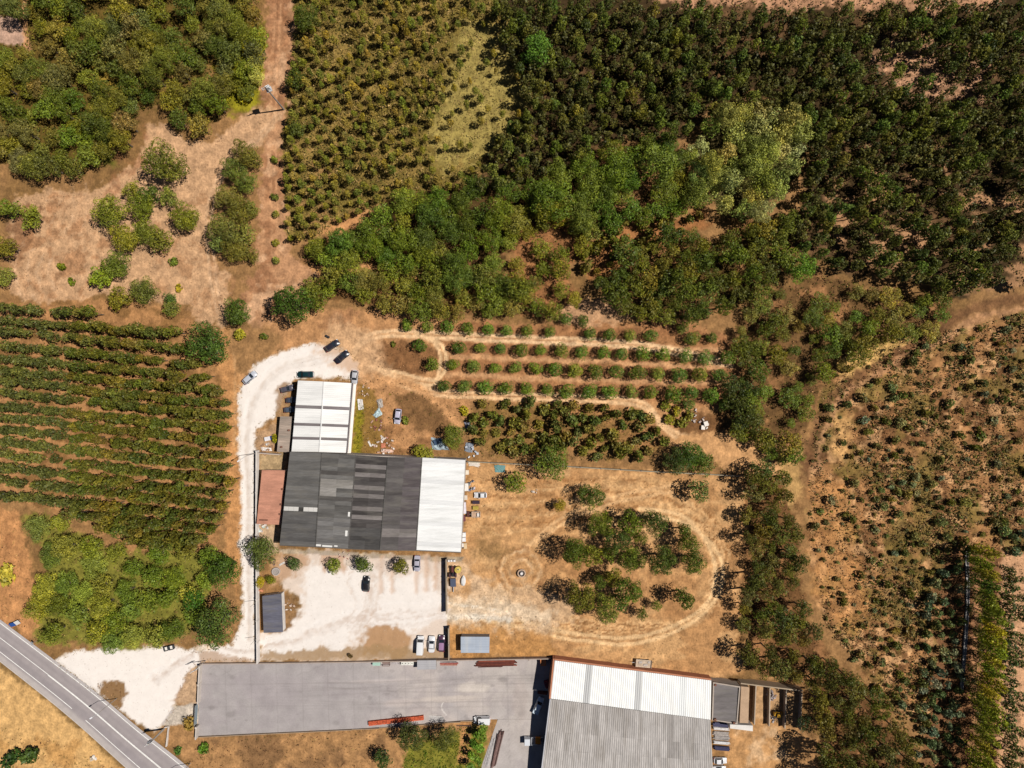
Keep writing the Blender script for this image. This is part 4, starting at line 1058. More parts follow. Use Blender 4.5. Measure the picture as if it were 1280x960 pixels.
for k, (x, y, lab) in enumerate(((207.5, 811, "dark open bin on the gravel under the pale trees, left of two"), (214, 809.5, "dark open bin on the gravel under the pale trees, right of two"))):
    t_ = thing("waste_bin", lab, "bin", (*P(x, y, .8), 0), .25, "bins by the gravel mouth")
    for dx, dy, sx, sy in ((-.55, 0, .08, 1.2), (.55, 0, .08, 1.2), (0, -.56, 1.02, .08), (0, .56, 1.02, .08)): MB().box((dx, dy, .55), (sx, sy, 1.0)).build("side", M_PLAIN, t_, (.03, .035, .04))
    MB().box((0, 0, .3), (1.0, 1.0, .3)).build("contents", M_PLAIN, t_, (.55, .52, .48))

# ------------------------------------------------------------------ loose things in the yards
def box_thing(name, label, cat, px, py, s_, rz, color, group=None, mat=None, lid=None, z=None, legs=False):
    z0 = gz(px, py) if z is None else z
    t_ = thing(name, label, cat, (*P(px, py, z0 + s_[2]), z0), math.radians(rz), group)
    MB().box((0, 0, s_[2] / 2), (s_[0], s_[1], s_[2]), taper=.97).build("body", mat or M_PLAIN, t_, alb(color))
    if lid: MB().box((0, 0, s_[2] + .05), (s_[0] * 1.03, s_[1] * 1.03, .1)).build("lid", mat or M_PLAIN, t_, alb(lid))
    return t_
def planks(name, label, cat, px, py, L, Wd, n, rz, colors, h=.15, layers=1, mat=None, part="plank", z=None, mess=0.05):
    z0 = gz(px, py) if z is None else z
    t_ = thing(name, label, cat, (*P(px, py, z0 + .3), z0), math.radians(rz))
    r = random.Random(int(px * 7 + py))
    for l in range(layers):
        for i in range(n):
            w = Wd / n
            MB().box((r.uniform(-.06, .06) * L, -Wd / 2 + w * (i + .5), h * (l + .5) + r.uniform(0, .03)), (L * r.uniform(.85, 1.0), w * .86, h * .95), r.uniform(-mess, mess)).build(part, mat or M_WOOD, t_, jit(alb(r.choice(colors)), .12))
    return t_
# along the east wall of the white bay
GE = "clutter along the east wall of the white bay"
for x, y, s_, c, lab in ((583.5, 590.5, (1.1, 1.2, 1.0), (240, 226, 206), "cream box at the top of the east wall clutter"), (583, 609, (1.0, 2.0, 1.3), (250, 246, 240), "tall white cabinet beside the scrap heap"),
                         (582, 622, (.9, 1.2, .9), (236, 222, 206), "cream drum box level with the white car"), (580.5, 635, (.8, 3.0, 1.5), (240, 232, 240), "long pale locker against the white bay"),
                         (580, 648, (.7, 1.6, .9), (120, 64, 70), "dark red box low on the east wall"), (579.3, 668.5, (1.2, 1.1, 1.1), (252, 252, 252), "white chest freezer, upper of the pair"),
                         (579.3, 674.5, (1.2, 1.1, 1.1), (248, 248, 252), "white chest freezer, lower of the pair"), (578, 681.5, (.8, 1.0, .8), (246, 236, 226), "small white box near the warehouse corner"),
                         (581.6, 682.5, (.8, 1.5, .8), (238, 208, 166), "tan crate near the warehouse corner")):
    box_thing("storage_box", lab, "box", x, y, s_, 3, c, GE, lid=c)
tw = planks("pallet_stack", "white boards heaped by the field wall east of the warehouse", "boards", 593, 580.5, 3.2, 1.0, 4, -6, [(250, 240, 226), (244, 232, 220)], .12, 2, mess=.2)
# scrap heap of engine parts
for k in range(12):
    r = random.Random(200 + k)
    x, y = 590 + r.uniform(-4, 5), 608 + r.uniform(-7, 7)
    t_ = thing("machine_part", "%s of the scrap machine parts heaped above the white car" % ("first", "second", "third", "fourth", "fifth", "sixth", "seventh", "eighth", "ninth", "tenth", "eleventh", "twelfth")[k], "scrap", (*P(x, y, .4), 0), r.uniform(0, 6), "scrap machine parts")
    MB().box((0, 0, .25), (r.uniform(.4, 1.0), r.uniform(.3, .7), .5), taper=.8).build("block", M_PLAIN, t_, alb(r.choice([(240, 220, 226), (60, 66, 90), (110, 104, 110), (230, 226, 230), (90, 110, 160)])))
    MB().cyl((.1, 0, .45), (.3, .1, .75), .12, n=7).build("pipe", M_STEEL, t_)
box_thing("skip", "dark purple-black open skip below the white car", "skip", 595, 628, (2.0, .9, .8), 0, (52, 30, 52))
box_thing("crate", "olive yellow crate between the dark skip and the beige trailer", "crate", 594.5, 635, (1.6, 1.0, .7), 2, (190, 166, 74), mat=M_WOOD)
tl = thing("trailer", "small beige box trailer at the bottom of the scrap row", "trailer", (*P(595, 643, .8), 0), math.pi)
MB().box((0, 0, .6), (2.3, 1.5, .12)).build("bed", M_WOOD, tl, alb((206, 172, 146)))
for x, y, sx, sy in ((1.15, 0, .07, 1.5), (-1.15, 0, .07, 1.5), (0, .75, 2.23, .07), (0, -.75, 2.23, .07)): MB().box((x, y, .85), (sx, sy, .5)).build("side_board", M_WOOD, tl, alb((226, 206, 186)))
for s_ in (-1, 1): MB().cyl((0, s_ * .8, .3), (0, s_ * .95, .3), .3, n=10).build("wheel", M_RUBBER, tl)
MB().box((-.6, .1, .9), (.6, .9, .3)).build("load", M_PLAIN, tl, alb((240, 232, 226)))
MB().cyl((1.15, 0, .55), (2.1, 0, .5), .06, n=6).build("drawbar", M_STEEL, tl)
box_thing("oil_drum", "brown-red drum box left of the beige trailer", "box", 585.3, 643, (.7, 1.6, .8), 0, (92, 44, 38))
# tank, boat, drums near the tractor
tk = thing("water_tank", "round yellow plastic tank beside the tractor", "tank", (*P(572.5, 712, .7), 0))
MB().cyl((0, 0, 0), (0, 0, 1.1), .95, .9, n=16).build("body", M_PLAIN, tk, alb((226, 196, 92)))
MB().cyl((0, 0, 1.1), (0, 0, 1.3), .7, .25, n=16).build("dome", M_PLAIN, tk, alb((232, 206, 110)))
MB().cyl((.1, .2, 1.25), (.1, .2, 1.4), .2, n=8).build("cap", M_PLAIN, tk, (.1, .1, .1))
bo = thing("rowing_boat", "upturned white boat hull lying on the ground east of the tractor", "boat", (*P(579, 726, .4), 0), math.radians(88))
loft([(-1.45, .18, 0, .2, .3, .1), (-1.2, .5, 0, .35, .55, .3), (-.4, .72, 0, .42, .7, .42), (.5, .68, 0, .42, .68, .4), (1.1, .42, 0, .34, .52, .22), (1.45, .08, 0, .2, .3, .05)], M_PAINT, "hull", bo, alb((250, 248, 246)))
MB().box((0, 0, .72), (2.3, .07, .08)).build("keel", M_PAINT, bo, alb((236, 232, 230)))
for k, x in enumerate((561, 564.3, 568)):
    box_thing("container", ("left", "middle", "right")[k] + " one of three small white containers by the warehouse corner", "container", x, 701, (.5, .55, .6), 10, (246, 240, 238), "three white containers", lid=(250, 246, 244))
# well in the turning circle
we = thing("well", "round concrete well with white cover in the turning circle", "well", (*P(652, 716), 0))
m = MB(); n = 20
for i in range(n):
    a0, a1 = 2 * math.pi * i / n, 2 * math.pi * (i + 1) / n
    m.prism([(r_ * math.cos(a), r_ * math.sin(a)) for r_, a in ((.85, a0), (1.15, a0), (1.15, a1), (.85, a1))], -.2, .7)
m.build("ring", M_RENDER, we, alb((216, 186, 160)))
MB().cyl((0, 0, 0), (0, 0, .3), .84, n=18).build("shaft", M_PLAIN, we, (.06, .05, .05))
MB().cyl((0, 0, .3), (0, 0, .95), .42, .38, n=12).build("cover", M_PLAIN, we, alb((246, 238, 234)))
# flat trailer north of the southern shed
fl = thing("flat_trailer", "wooden flat trailer standing north of the southern shed", "trailer", (*P(804.5, 829.5, .9), 0), math.radians(-5))
for i in range(7): MB().box((0, -.9 + .3 * i, .85), (4.3, .27, .12)).build("plank", M_WOOD, fl, jit(alb((216, 194, 172)), .1))
for x, y, sx, sy in ((-2.15, 0, .1, 2.1), (2.15, 0, .1, 2.1)): MB().box((x, y, 1.05), (sx, sy, .3)).build("end_board", M_WOOD, fl, alb((196, 170, 150)))
for x in (-1.1, 1.1):
    for s_ in (-1, 1): MB().cyl((x, s_ * .8, .36), (x, s_ * 1.0, .36), .36, n=10).build("wheel", M_RUBBER, fl)
MB().box((-2.7, 0, .7), (1.1, .12, .12)).build("drawbar", M_STEEL, fl)
for x, y, sx, sy in ((-.9, .3, .9, .5), (.5, -.3, 1.1, .4), (1.4, .5, .5, .5)): MB().box((x, y, .98), (sx, sy, .14), .2).build("load", M_PLAIN, fl, alb((200, 190, 186)))
# rubble heap by the bend of the track
def rubble(name, label, cat, px, py, n, spread, size, colors, seed, part="stone", flat=.6):
    r = random.Random(seed); t_ = thing(name, label, cat, (*P(px, py), gz(px, py)))
    for k in range(n):
        a, d = r.uniform(0, 6.283), spread * math.sqrt(r.random())
        s_ = size * r.uniform(.5, 1.3); hgt = max(0, .4 * (1 - d / spread))
        MB().box((d * math.cos(a), d * math.sin(a), hgt + s_ * flat * .4), (s_, s_ * r.uniform(.5, .9), s_ * flat), r.uniform(0, 6.3), taper=r.uniform(.6, .95)).build(part, M_PLAIN, t_, jit(alb(r.choice(colors)), .12))
    return t_
rubble("rubble_heap", "white rubble heap in the brown patch inside the track bend", "rubble", 881, 531.5, 9, 1.0, 1.1, [(250, 240, 230), (240, 222, 210)], 5)
rubble("rubble_heap", "grey stone scatter above the white rubble heap", "rubble", 872, 520, 14, 2.0, .7, [(196, 176, 166), (176, 156, 150), (216, 196, 184)], 6)
rubble("rubble_heap", "pale grey rubble filling the middle storage bay", "rubble", 969, 876, 18, 1.5, .7, [(206, 196, 200), (180, 168, 170), (160, 146, 146)], 8)
rubble("rubble_heap", "grey gravel pile in front of the yellow loader", "rubble", 970, 904, 14, 1.2, .55, [(196, 186, 186), (150, 140, 140)], 9)
rubble("stone_pile", "two pale stones lying in the field near the lone bush", "stones", 668, 613, 5, 1.0, .6, [(240, 222, 206), (226, 200, 176)], 10)
rubble("soil_heap", "pale broken blocks on the brown mound beside the dark-roofed shed", "rubble", 362, 757, 14, 1.6, .5, [(226, 200, 180), (176, 140, 112), (244, 230, 216)], 11)
rubble("debris_heap", "scattered broken terracotta blocks on the dirt north of the warehouse", "debris", 479, 558, 26, 3.0, .6, [(240, 216, 200), (220, 140, 110), (250, 236, 226), (206, 168, 146)], 12)
rubble("debris_heap", "rusty red debris in the middle of the dry grass behind the barn", "debris", 471, 531, 16, 1.8, .5, [(170, 100, 84), (220, 176, 156), (140, 90, 76)], 13)
rubble("debris_heap", "light debris beside the fallen pallet northeast of the barn", "debris", 456, 489, 10, 1.8, .5, [(226, 190, 166), (240, 214, 194)], 14)
rubble("debris_heap", "pale lumps along the south eave by the yard trees", "debris", 430, 695, 10, 2.2, .4, [(236, 206, 196), (200, 120, 120), (226, 200, 186)], 15)
rubble("debris_heap", "white and orange litter at the top of the dark-roofed shed", "debris", 324, 740, 12, 1.2, .6, [(226, 150, 110), (246, 236, 230), (220, 130, 96)], 16)
rubble("debris_heap", "white and pale green junk at the lane wall below the outbuilding", "debris", 329, 660, 12, 1.4, .8, [(246, 246, 242), (206, 226, 216), (230, 220, 214)], 17)
rubble("debris_heap", "dark clutter at the foot of the lane wall by the pale cistern", "debris", 341, 702, 8, .9, .5, [(70, 58, 62), (150, 120, 110)], 18)
rubble("debris_heap", "white and brown clutter between lane wall and lean-to", "debris", 335, 561, 16, 2.0, .6, [(246, 240, 236), (180, 140, 110), (230, 210, 196)], 19)
rubble("debris_heap", "grey rubbish under the tree shade east of the pale tarpaulin", "debris", 590, 562, 14, 2.2, .7, [(200, 206, 216), (120, 124, 134), (236, 236, 240)], 20)
for k, (x, y, w, l, rz, c, lab) in enumerate(((450.5, 506, 1.5, 3.1, 8, (240, 234, 230), "white pallet leaning in the weeds beside the barn"), (462, 555, .5, 1.8, 25, (250, 244, 238), "white post lying on the dirt, left of the block heap"),
                                        (477.5, 549.5, .6, 1.8, -5, (250, 240, 234), "white post standing over the block heap"), (484, 563.5, 3.4, .9, -3, (240, 200, 180), "pinkish block row lying along the warehouse wall"),
                                        (479, 557, 1.3, 1.2, 5, (226, 140, 110), "orange block pallet in the debris"), (333, 561.5, 3.0, .9, -2, (250, 244, 240), "white sheet lying at the cross wall"),
                                        (436, 704, 1.5, 1.9, 0, (244, 224, 206), "pale slab between the yard trees"), (352, 705, 1.8, .5, 32, (246, 240, 234), "white post lying beside the round cistern"))):
    planks("pallet" if k < 1 else "board_stack", lab, "pallet" if k < 1 else "boards", x, y, max(w, l), min(w, l), 3, rz + (90 if l > w else 0), [c], .14, 1)
# plastic sheets and tarpaulins
def tarp(name, label, cat, pts, color, seed, z=.25, mat=None):
    r = random.Random(seed); m = MB()
    q = [corner(*p, 0) for p in pts]; n = 7
    for i in range(n + 1):
        for j in range(n + 1):
            p = bil(q, i / n, j / n); e = min(i, j, n - i, n - j)
            m.v.append((p[0] + r.uniform(-.12, .12), p[1] + r.uniform(-.12, .12), .06 + (z * r.uniform(.3, 1.2) if e else r.uniform(0, .1))))
    for i in range(n):
        for j in range(n):
            a = i * (n + 1) + j; m.f.append((a, a + n + 1, a + n + 2, a + 1)); m.m.append(0)
    o = m.build(name, mat or M_PLAIN, None, alb(color))
    return tag(o, label, cat)
tarp("tarpaulin", "crumpled pale blue plastic sheeting in the weeds east of the barn", "tarpaulin", [(466, 519), (474, 509), (478, 518), (470, 523)], (200, 222, 226), 1, .5)
tarp("plastic_sheet", "greyish plastic sheet draped above the pale blue sheeting", "plastic sheet", [(471, 500), (478, 498), (479, 509), (473, 511)], (196, 186, 176), 2, .4)
tarp("tarpaulin", "flat teal tarpaulin lying just south of the field wall", "tarpaulin", [(618, 581), (632, 581.5), (631, 591), (619, 590)], (112, 158, 158), 3, .12)
tarp("tarpaulin", "large pale blue-grey tarpaulin under the tree north of the white bay", "tarpaulin", [(539, 546), (552, 549), (562, 563), (540, 562)], (190, 208, 218), 4, .5)
box_thing("car_wreck", "dark blue car shell half under the tree by the tarpaulin", "wreck", 547, 552, (2.2, 1.5, .9), 20, (60, 86, 116))
tarp("plastic_sheet", "grey sheet lying in the tree shade east of the pale tarpaulin", "plastic sheet", [(582, 553), (592, 554), (590, 566), (582, 564)], (150, 158, 172), 5, .3)
tarp("plastic_sheet", "light grey sheet on the ground left of the scrub", "plastic sheet", [(580, 527), (588, 528), (588, 536), (581, 535)], (140, 142, 156), 6, .2)
# round cistern
ci = thing("cistern", "round grey cistern rim beside the big yard tree", "cistern", (*P(345.5, 714), 0))
m = MB()
for i in range(18):
    a0, a1 = 2 * math.pi * i / 18, 2 * math.pi * (i + 1) / 18
    m.prism([(r_ * math.cos(a), r_ * math.sin(a)) for r_, a in ((.85, a0), (1.1, a0), (1.1, a1), (.85, a1))], -.1, .6)
m.build("ring", M_RENDER, ci, alb((206, 196, 190)))
MB().cyl((0, 0, 0), (0, 0, .3), .84, n=16).build("water", M_PLAIN, ci, alb((176, 166, 160)))
box_thing("parked_scooter_box", "white and blue covered barrow in the yard corner by the lemon bush", "barrow", 334, 548.5, (1.6, 1.1, .7), 12, (250, 246, 250)).name = "barrow"
box_thing("plastic_crate", "deep blue crate beside the white barrow", "crate", 338, 547.5, (.7, 1.0, .6), 15, (50, 70, 130))
tb = box_thing("trailer_box", "small dark trailer standing above the upper black car", "trailer", 409, 420.5, (1.2, .5, .6), -30, (50, 46, 48)); tb.name = "small_trailer"
# items along the north wall of the concrete yard
box_thing("pallet_cage", "pale green caged tank, leftmost item along the yard's north wall", "cage", 470.5, 829.3, (2.0, 1.1, 1.0), 0, (166, 206, 190), lid=(180, 216, 200))
br_ = box_thing("frame_rack", "brown open metal rack beside the green caged tank", "rack", 483, 829, (2.1, 1.0, .2), 0, (150, 130, 126))
for x in (-.95, .95):
    for y in (-.4, .4): MB().box((x, y, .5), (.12, .12, 1.0)).build("post", M_RUST, br_)
MB().box((0, .45, 1.0), (2.0, .1, .1)).build("rail", M_RUST, br_); MB().box((0, -.45, 1.0), (2.0, .1, .1)).build("rail", M_RUST, br_)
planks("board_stack", "small grey boards beside the white bags along the yard wall", "boards", 494, 829, 1.8, .7, 3, 0, [(206, 196, 196)], .12, 2)
for k in range(4):
    o = box_thing("white_bag", ("first", "second", "third", "fourth")[k] + " white bag from the left in the row beside the grey shelter", "bag", 503 + 4 * k, 829.2, (.84, 1.05, .8), 0, (246, 244, 236), "white bags by the yard wall")
    MB().cyl((0, 0, .78), (0, 0, .92), .16, .1, n=6).build("neck", M_PLAIN, o, alb((96, 96, 80)))
planks("beam_stack", "thin red and grey beams beside the grey shelter", "beams", 559, 829.5, 6.2, 1.2, 3, 0, [(176, 100, 92), (160, 150, 150), (196, 130, 110)], .2, 1, part="beam", mess=.02)
planks("beam_stack", "rust brown stack of steel beams along the yard wall", "beams", 620, 828.5, 11.0, 1.6, 5, .5, [(130, 66, 50), (106, 54, 44), (150, 78, 58)], .25, 3, part="beam", mess=.01)
planks("beam_stack", "single rusty beam row in front of the big rust stack", "beams", 612, 833.2, 7.5, .5, 2, 1, [(84, 46, 40), (110, 60, 50)], .25, 1, part="beam", mess=.01)
rubble("debris_heap", "brown scrap bits between rust beams and orange bin", "debris", 661, 826, 16, 1.2, .5, [(110, 80, 66), (170, 140, 120), (70, 52, 46)], 21)
box_thing("orange_bin", "orange container standing by the northwest corner of the southern shed", "container", 679, 827.5, (1.5, 2.1, 1.4), 3, (230, 140, 84), lid=(236, 150, 92))
box_thing("machine", "dark red machine in the shade of the southern shed", "machine", 684, 856, (1.3, 1.8, 1.2), 20, (140, 46, 66), lid=(120, 40, 56))
planks("board_stack", "rust brown boards on the shaded yard below the red machine", "boards", 678, 866, 2.8, 1.0, 4, -5, [(150, 80, 60), (130, 70, 56)], .12, 2)
# brick stacks along the south edge of the yard
for k in range(12):
    x = 463.5 + k * 5.75; y = 904.2 - k * .62
    z = gz(x, y)
    t_ = thing("brick_stack", "%s orange brick stack from the west end along the yard's south edge" % ("first", "second", "third", "fourth", "fifth", "sixth", "seventh", "eighth", "ninth", "tenth", "eleventh", "twelfth")[k], "bricks", (*P(x, y, z + .6), z), math.radians(6), "brick stacks on the yard's south edge")
    r = random.Random(300 + k)
    for i in range(3):
        for j in range(3):
            MB().box((-.4 + .4 * i, -.4 + .4 * j, .4 + r.uniform(-.06, .06)), (.36, .36, .8)).build("brick_block", M_TILE, t_, jit(alb((222, 104, 66)), .15))
planks("pipe_bundle", "grey and white pipes bundled at the end of the brick stacks", "pipes", 544, 898.5, 4.6, 1.5, 5, -5, [(200, 194, 192), (120, 108, 106), (236, 230, 226)], .18, 1, part="pipe", mess=.03)
planks("timber_beam", "long dark timber lying on the kerb left of the white van", "beam", 580, 907.5, 4.6, .35, 1, -2, [(96, 74, 60)], .2, 1, part="beam")
planks("scrap_stack", "long stack of rusty scrap bars beside the vines", "scrap", 621.5, 936, 10.5, 1.5, 6, 77, [(110, 80, 74), (140, 110, 104), (84, 60, 56)], .22, 2, part="bar", mess=.04)
planks("scrap_stack", "pale grey metal sheets between the vines and the rusty bars", "sheets", 612.5, 940, 9.0, 1.2, 3, 75, [(200, 194, 192), (176, 170, 170)], .15, 1, part="sheet", mess=.03)
for k, (y, c, lab) in enumerate(((905.5, (86, 86, 116), "blue-grey tarpaulined stack nearest the annex"), (910.5, (244, 238, 236), "white board row under the annex wall"), (917, (186, 176, 170), "pale grey stack of slabs, third below the annex"),
                           (922.5, (172, 164, 160), "grey stack of slabs, fourth below the annex"), (928, (246, 244, 244), "long white panel across the pile below the annex"), (935, (66, 66, 96), "dark blue covered stack above the white cars"))):
    planks("slab_stack", lab, "stack", 901 + k * .2, y, 4.4, 1.15 if k not in (1, 4) else .7, 4, -4, [c], .22, 2 if k in (2, 3) else 3, part="slab", mess=.02)
MB_w = rubble("litter_heap", "small white litter on the dry field left of the road", "litter", 117, 947, 5, .8, .9, [(250, 244, 236), (226, 206, 180)], 31)
# ------------------------------------------------------------------ vegetation
def crown_arrays(seed, n, leaf, az, cz, nl, lr, fill=.66, taper=0.0, low=-.75, jitter=.55):
    """unit-radius crown: leaf-clump quads spread over the outside of many small lobes"""
    g = np.random.default_rng(seed)
    d = g.normal(size=(nl, 3)); d /= np.linalg.norm(d, axis=1)[:, None]
    rad = fill * g.random(nl) ** .4
    c = d * rad[:, None]
    lrad = lr * g.uniform(.7, 1.25, nl)
    w = lrad ** 2 / np.sum(lrad ** 2)
    k = g.choice(nl, n * 2, p=w)
    v = g.normal(size=(n * 2, 3)); v[:, 2] += .25; v /= np.linalg.norm(v, axis=1)[:, None]
    p = c[k] + v * (lrad[k] * g.uniform(.72, 1.06, n * 2))[:, None]
    # keep only what is not buried deep inside another lobe
    dist = np.linalg.norm(p[:, None] - c[None], axis=2) / lrad[None]
    dist[np.arange(n * 2), k] = 9
    keep = (dist.min(1) > .62) & (p[:, 2] > low)
    p, v, k = p[keep][:n], v[keep][:n], k[keep][:n]
    if taper:
        f = 1 - taper * np.clip((p[:, 2] + .2) / 1.2, 0, 1); p[:, :2] *= f[:, None]
    m = len(p)
    nr = v + g.normal(size=(m, 3)) * jitter; nr /= np.linalg.norm(nr, axis=1)[:, None]
    p = p * (1, 1, az) + (0, 0, cz)
    t = np.cross(nr, g.normal(size=(m, 3))); t /= np.linalg.norm(t, axis=1)[:, None]
    b = np.cross(nr, t)
    s = leaf * g.uniform(.55, 1.3, m)[:, None]; s2 = s * g.uniform(.45, .8, m)[:, None]
    q = np.stack([p - t * s * .5 + nr * s * .1, p - b * s2 * .5, p + t * s * .5 + nr * s * .1, p + b * s2 * .5], 1)
    tone = g.uniform(.68, 1.32, m) * g.uniform(.72, 1.3, nl)[k]
    return q.astype(np.float32), tone.astype(np.float32)
def crown_mesh(name, q, tone):
    me = quads_mesh(name, q.reshape(-1, 3), np.arange(len(q) * 4).reshape(-1, 4))
    a = me.attributes.new("tone", 'FLOAT', 'FACE'); a.data.foreach_set("value", tone)
    me.materials.append(M_LEAF)
    return me
def trunk_mesh(name, seed, h, r, spread, limbs=4):
    g = random.Random(seed); m = MB()
    bx, by = g.uniform(-.06, .06), g.uniform(-.06, .06)
    m.cyl((0, 0, -.15), (bx * .5, by * .5, h * .55), r, r * .75, n=7, cap=False)
    m.cyl((bx * .5, by * .5, h * .55), (bx, by, h), r * .75, r * .4, n=7)
    for i in range(limbs):
        a = 2 * math.pi * (i + g.uniform(-.3, .3)) / limbs
        m.cyl((bx * .5, by * .5, h * g.uniform(.5, .8)), (spread * math.cos(a), spread * math.sin(a), h * g.uniform(.85, 1.0)), r * .4, r * .15, n=5)
    return m.mesh(name, M_BARK)
GROW = {"broadleaf": 1.14, "big": 1.06, "pine": 1.2, "young": 1.04, "tall": 1.3, "row": 1.12, "orchard": 1.0, "shrub": 1.0, "poplar": 1.1}
KIND = {}
#          seed n  leaf  az   cz   nl  lr   fill taper low jitter  trunk(h,r,spread)
SPEC = {
 "broadleaf": (1500, .125, .85, 1.45, 30, .29, .78, 0, -.8, .55, (.95, .09, .35), 7),
 "big":       (4200, .078, .85, 1.40, 44, .27, .80, 0, -.8, .45, (.95, .08, .35), 6),
 "pine":      (1300, .125, .95, 2.0, 34, .26, .80, .15, -.8, .7, (1.7, .085, .4), 6),
 "young":     (520, .24, 1.9, 2.6, 15, .36, .62, .4, -.9, .8, (2.3, .06, .3), 6),
 "tall":      (620, .22, 1.9, 3.4, 15, .38, .64, .3, -.9, .8, (3.0, .07, .3), 6),
 "row":       (440, .25, 1.9, 2.6, 16, .38, .62, .2, -.9, .7, (1.7, .07, .3), 6),
 "orchard":   (1300, .125, .95, .98, 34, .32, .64, 0, -.95, .35, (.55, .07, .15), 6),
 "shrub":     (220, .34, .75, .62, 10, .42, .58, .1, -.8, .8, (.4, .07, .3), 6),
 "poplar":    (1500, .17, 2.5, 2.65, 34, .30, .76, .3, -1.0, .6, (2.0, .08, .2), 5),
}
for kn, (n, leaf, az, cz, nl, lr, fill, tap, low, jt, tr_, var) in SPEC.items():
    KIND[kn] = dict(az=az, cz=cz, var=[], arr=[])
    for i in range(var):
        q, tone = crown_arrays(sum(map(ord, kn)) * 13 + i, n, leaf, az, cz, nl, lr, fill, tap, low, jt)
        KIND[kn]["arr"].append((q, tone))
        KIND[kn]["var"].append((crown_mesh("crown", q, tone), trunk_mesh("trunk", i + 5, tr_[0], tr_[1], tr_[2])))
V = random.Random(11)
def leafcol(c, a=.12):
    k = .93 * (1 + V.uniform(-a * 1.5, a * 1.5))
    c = (c[0] * (1.02 + V.uniform(-.09, .09)), c[1], c[2] * (.80 + V.uniform(-.15, .15)))
    return tuple(min(.4, v * k) for v in s2l(c))
def tree(kind, name, label, cat, px, py, rpx, color, group=None, zs=1.0, sq=1.0, parts=True, calpha=.12, gzero=0.0):
    """px, py, rpx: where the crown shows in the photograph"""
    if kind == "broadleaf" and rpx > 15.8: kind = "big"
    K = KIND[kind]; rpx = rpx * GROW[kind]; rad = rpx * SCALE
    for _ in range(2):
        zc = K["cz"] * rad * zs + gzero; rad = rpx * SCALE * (CAM_H - zc) / CAM_H
    x, y = P(px, py, zc)
    i = V.randrange(len(K["var"])); cm, tm = K["var"][i]
    rz = V.uniform(0, 6.283); sc = (rad * V.uniform(.94, 1.06) * sq, rad * V.uniform(.94, 1.06), rad * zs)
    t_ = None
    if parts:
        t_ = thing(name, label, cat, (x, y, gzero), rz, group); t_.scale = sc
        o = obj("crown", cm, t_, leafcol(color, calpha)); obj("trunk", tm, t_)
    else:
        t_ = obj(name, cm, None, leafcol(color, calpha)); t_.location = (x, y, gzero); t_.rotation_euler = (0, 0, rz); t_.scale = sc
        tag(t_, label, cat, group)
    return t_
def scatter(poly, spacing, seed, keep=None, tries=26, aniso=1.0):
    """blue-noise points in a polygon (photo pixels), clipped a little outside the frame"""
    g = random.Random(seed); xs_ = [p[0] for p in poly]; ys_ = [p[1] for p in poly]
    x0, x1, y0, y1 = max(-30, min(xs_)), min(1310, max(xs_)), max(-30, min(ys_)), min(990, max(ys_))
    cell = spacing; grid = {}; pts = []
    n = int((x1 - x0) * (y1 - y0) / spacing ** 2 * tries / 4)
    X = np.array([g.uniform(x0, x1) for _ in range(n)]); Y = np.array([g.uniform(y0, y1) for _ in range(n)])
    ok = sd_poly(poly, X, Y) < 0
    kp = keep(X, Y) if keep else np.ones(n)
    for x, y, o, k in zip(X, Y, ok, kp):
        if not o or g.random() > k: continue
        ci, cj = int(x // cell), int(y // cell); good = True
        for a in (-1, 0, 1):
            for b in (-1, 0, 1):
                for (u, v) in grid.get((ci + a, cj + b), ()):
                    if (u - x) ** 2 + (v - y) ** 2 < spacing ** 2: good = False; break
        if good: grid.setdefault((ci, cj), []).append((x, y)); pts.append((x, y))
    return pts
ORD = ["zeroth","first","second","third","fourth","fifth","sixth","seventh","eighth","ninth","tenth","eleventh","twelfth","thirteenth","fourteenth","fifteenth","sixteenth","seventeenth","eighteenth","nineteenth","twentieth"]
TENS = {2: "twent", 3: "thirt", 4: "fort", 5: "fift", 6: "sixt", 7: "sevent", 8: "eight", 9: "ninet"}
def ordn(k):
    if k <= 20: return ORD[k]
    if k >= 100: return "hundredth" if k == 100 else "hundred-and-" + ordn(k - 100)
    return TENS[k // 10] + ("ieth" if k % 10 == 0 else "y-" + ORD[k % 10])
def numbered(items):
    """items (x, y, label): each label gets its rank from the left within its own stretch of wood"""
    by = {}
    for n, (x, y, lab) in enumerate(items): by.setdefault(lab, []).append((x, y, n))
    out = [None] * len(items)
    for lab, l in by.items():
        for k, (x, y, n) in enumerate(sorted(l)): out[n] = lab + (", %s from left" % ordn(k + 1) if len(l) > 1 else "")
    return out
def stuff_trees(kind, name, label, items, color, fewer=.5):
    """the surplus of a wood joined into one mesh; items are (px, py, rpx, zs)"""
    K = KIND[kind]; Q, T = [], []; g = np.random.default_rng(len(items))
    for px, py, rpx, zs in items:
        rpx *= GROW[kind]
        zc = K["cz"] * rpx * SCALE * zs; rad = rpx * SCALE * (CAM_H - zc) / CAM_H; x, y = P(px, py, zc)
        q, t = K["arr"][int(g.integers(len(K["arr"])))]
        sel = g.random(len(q)) < fewer; q, t = q[sel].copy(), t[sel]
        cen = q.mean(1, keepdims=True); q = cen + (q - cen) * (1 / fewer) ** .45
        a = g.uniform(0, 6.283); ca, sa = math.cos(a), math.sin(a)
        q = np.stack([(q[..., 0] * ca - q[..., 1] * sa) * rad + x, (q[..., 0] * sa + q[..., 1] * ca) * rad + y, q[..., 2] * rad * zs], -1)
        Q.append(q); T.append(t * g.uniform(.75, 1.3))
    if not Q: return
    o = obj(name, crown_mesh(name, np.concatenate(Q).astype(np.float32), np.concatenate(T).astype(np.float32)), None, s2l(color))
    return tag(o, label, None, None, "stuff")

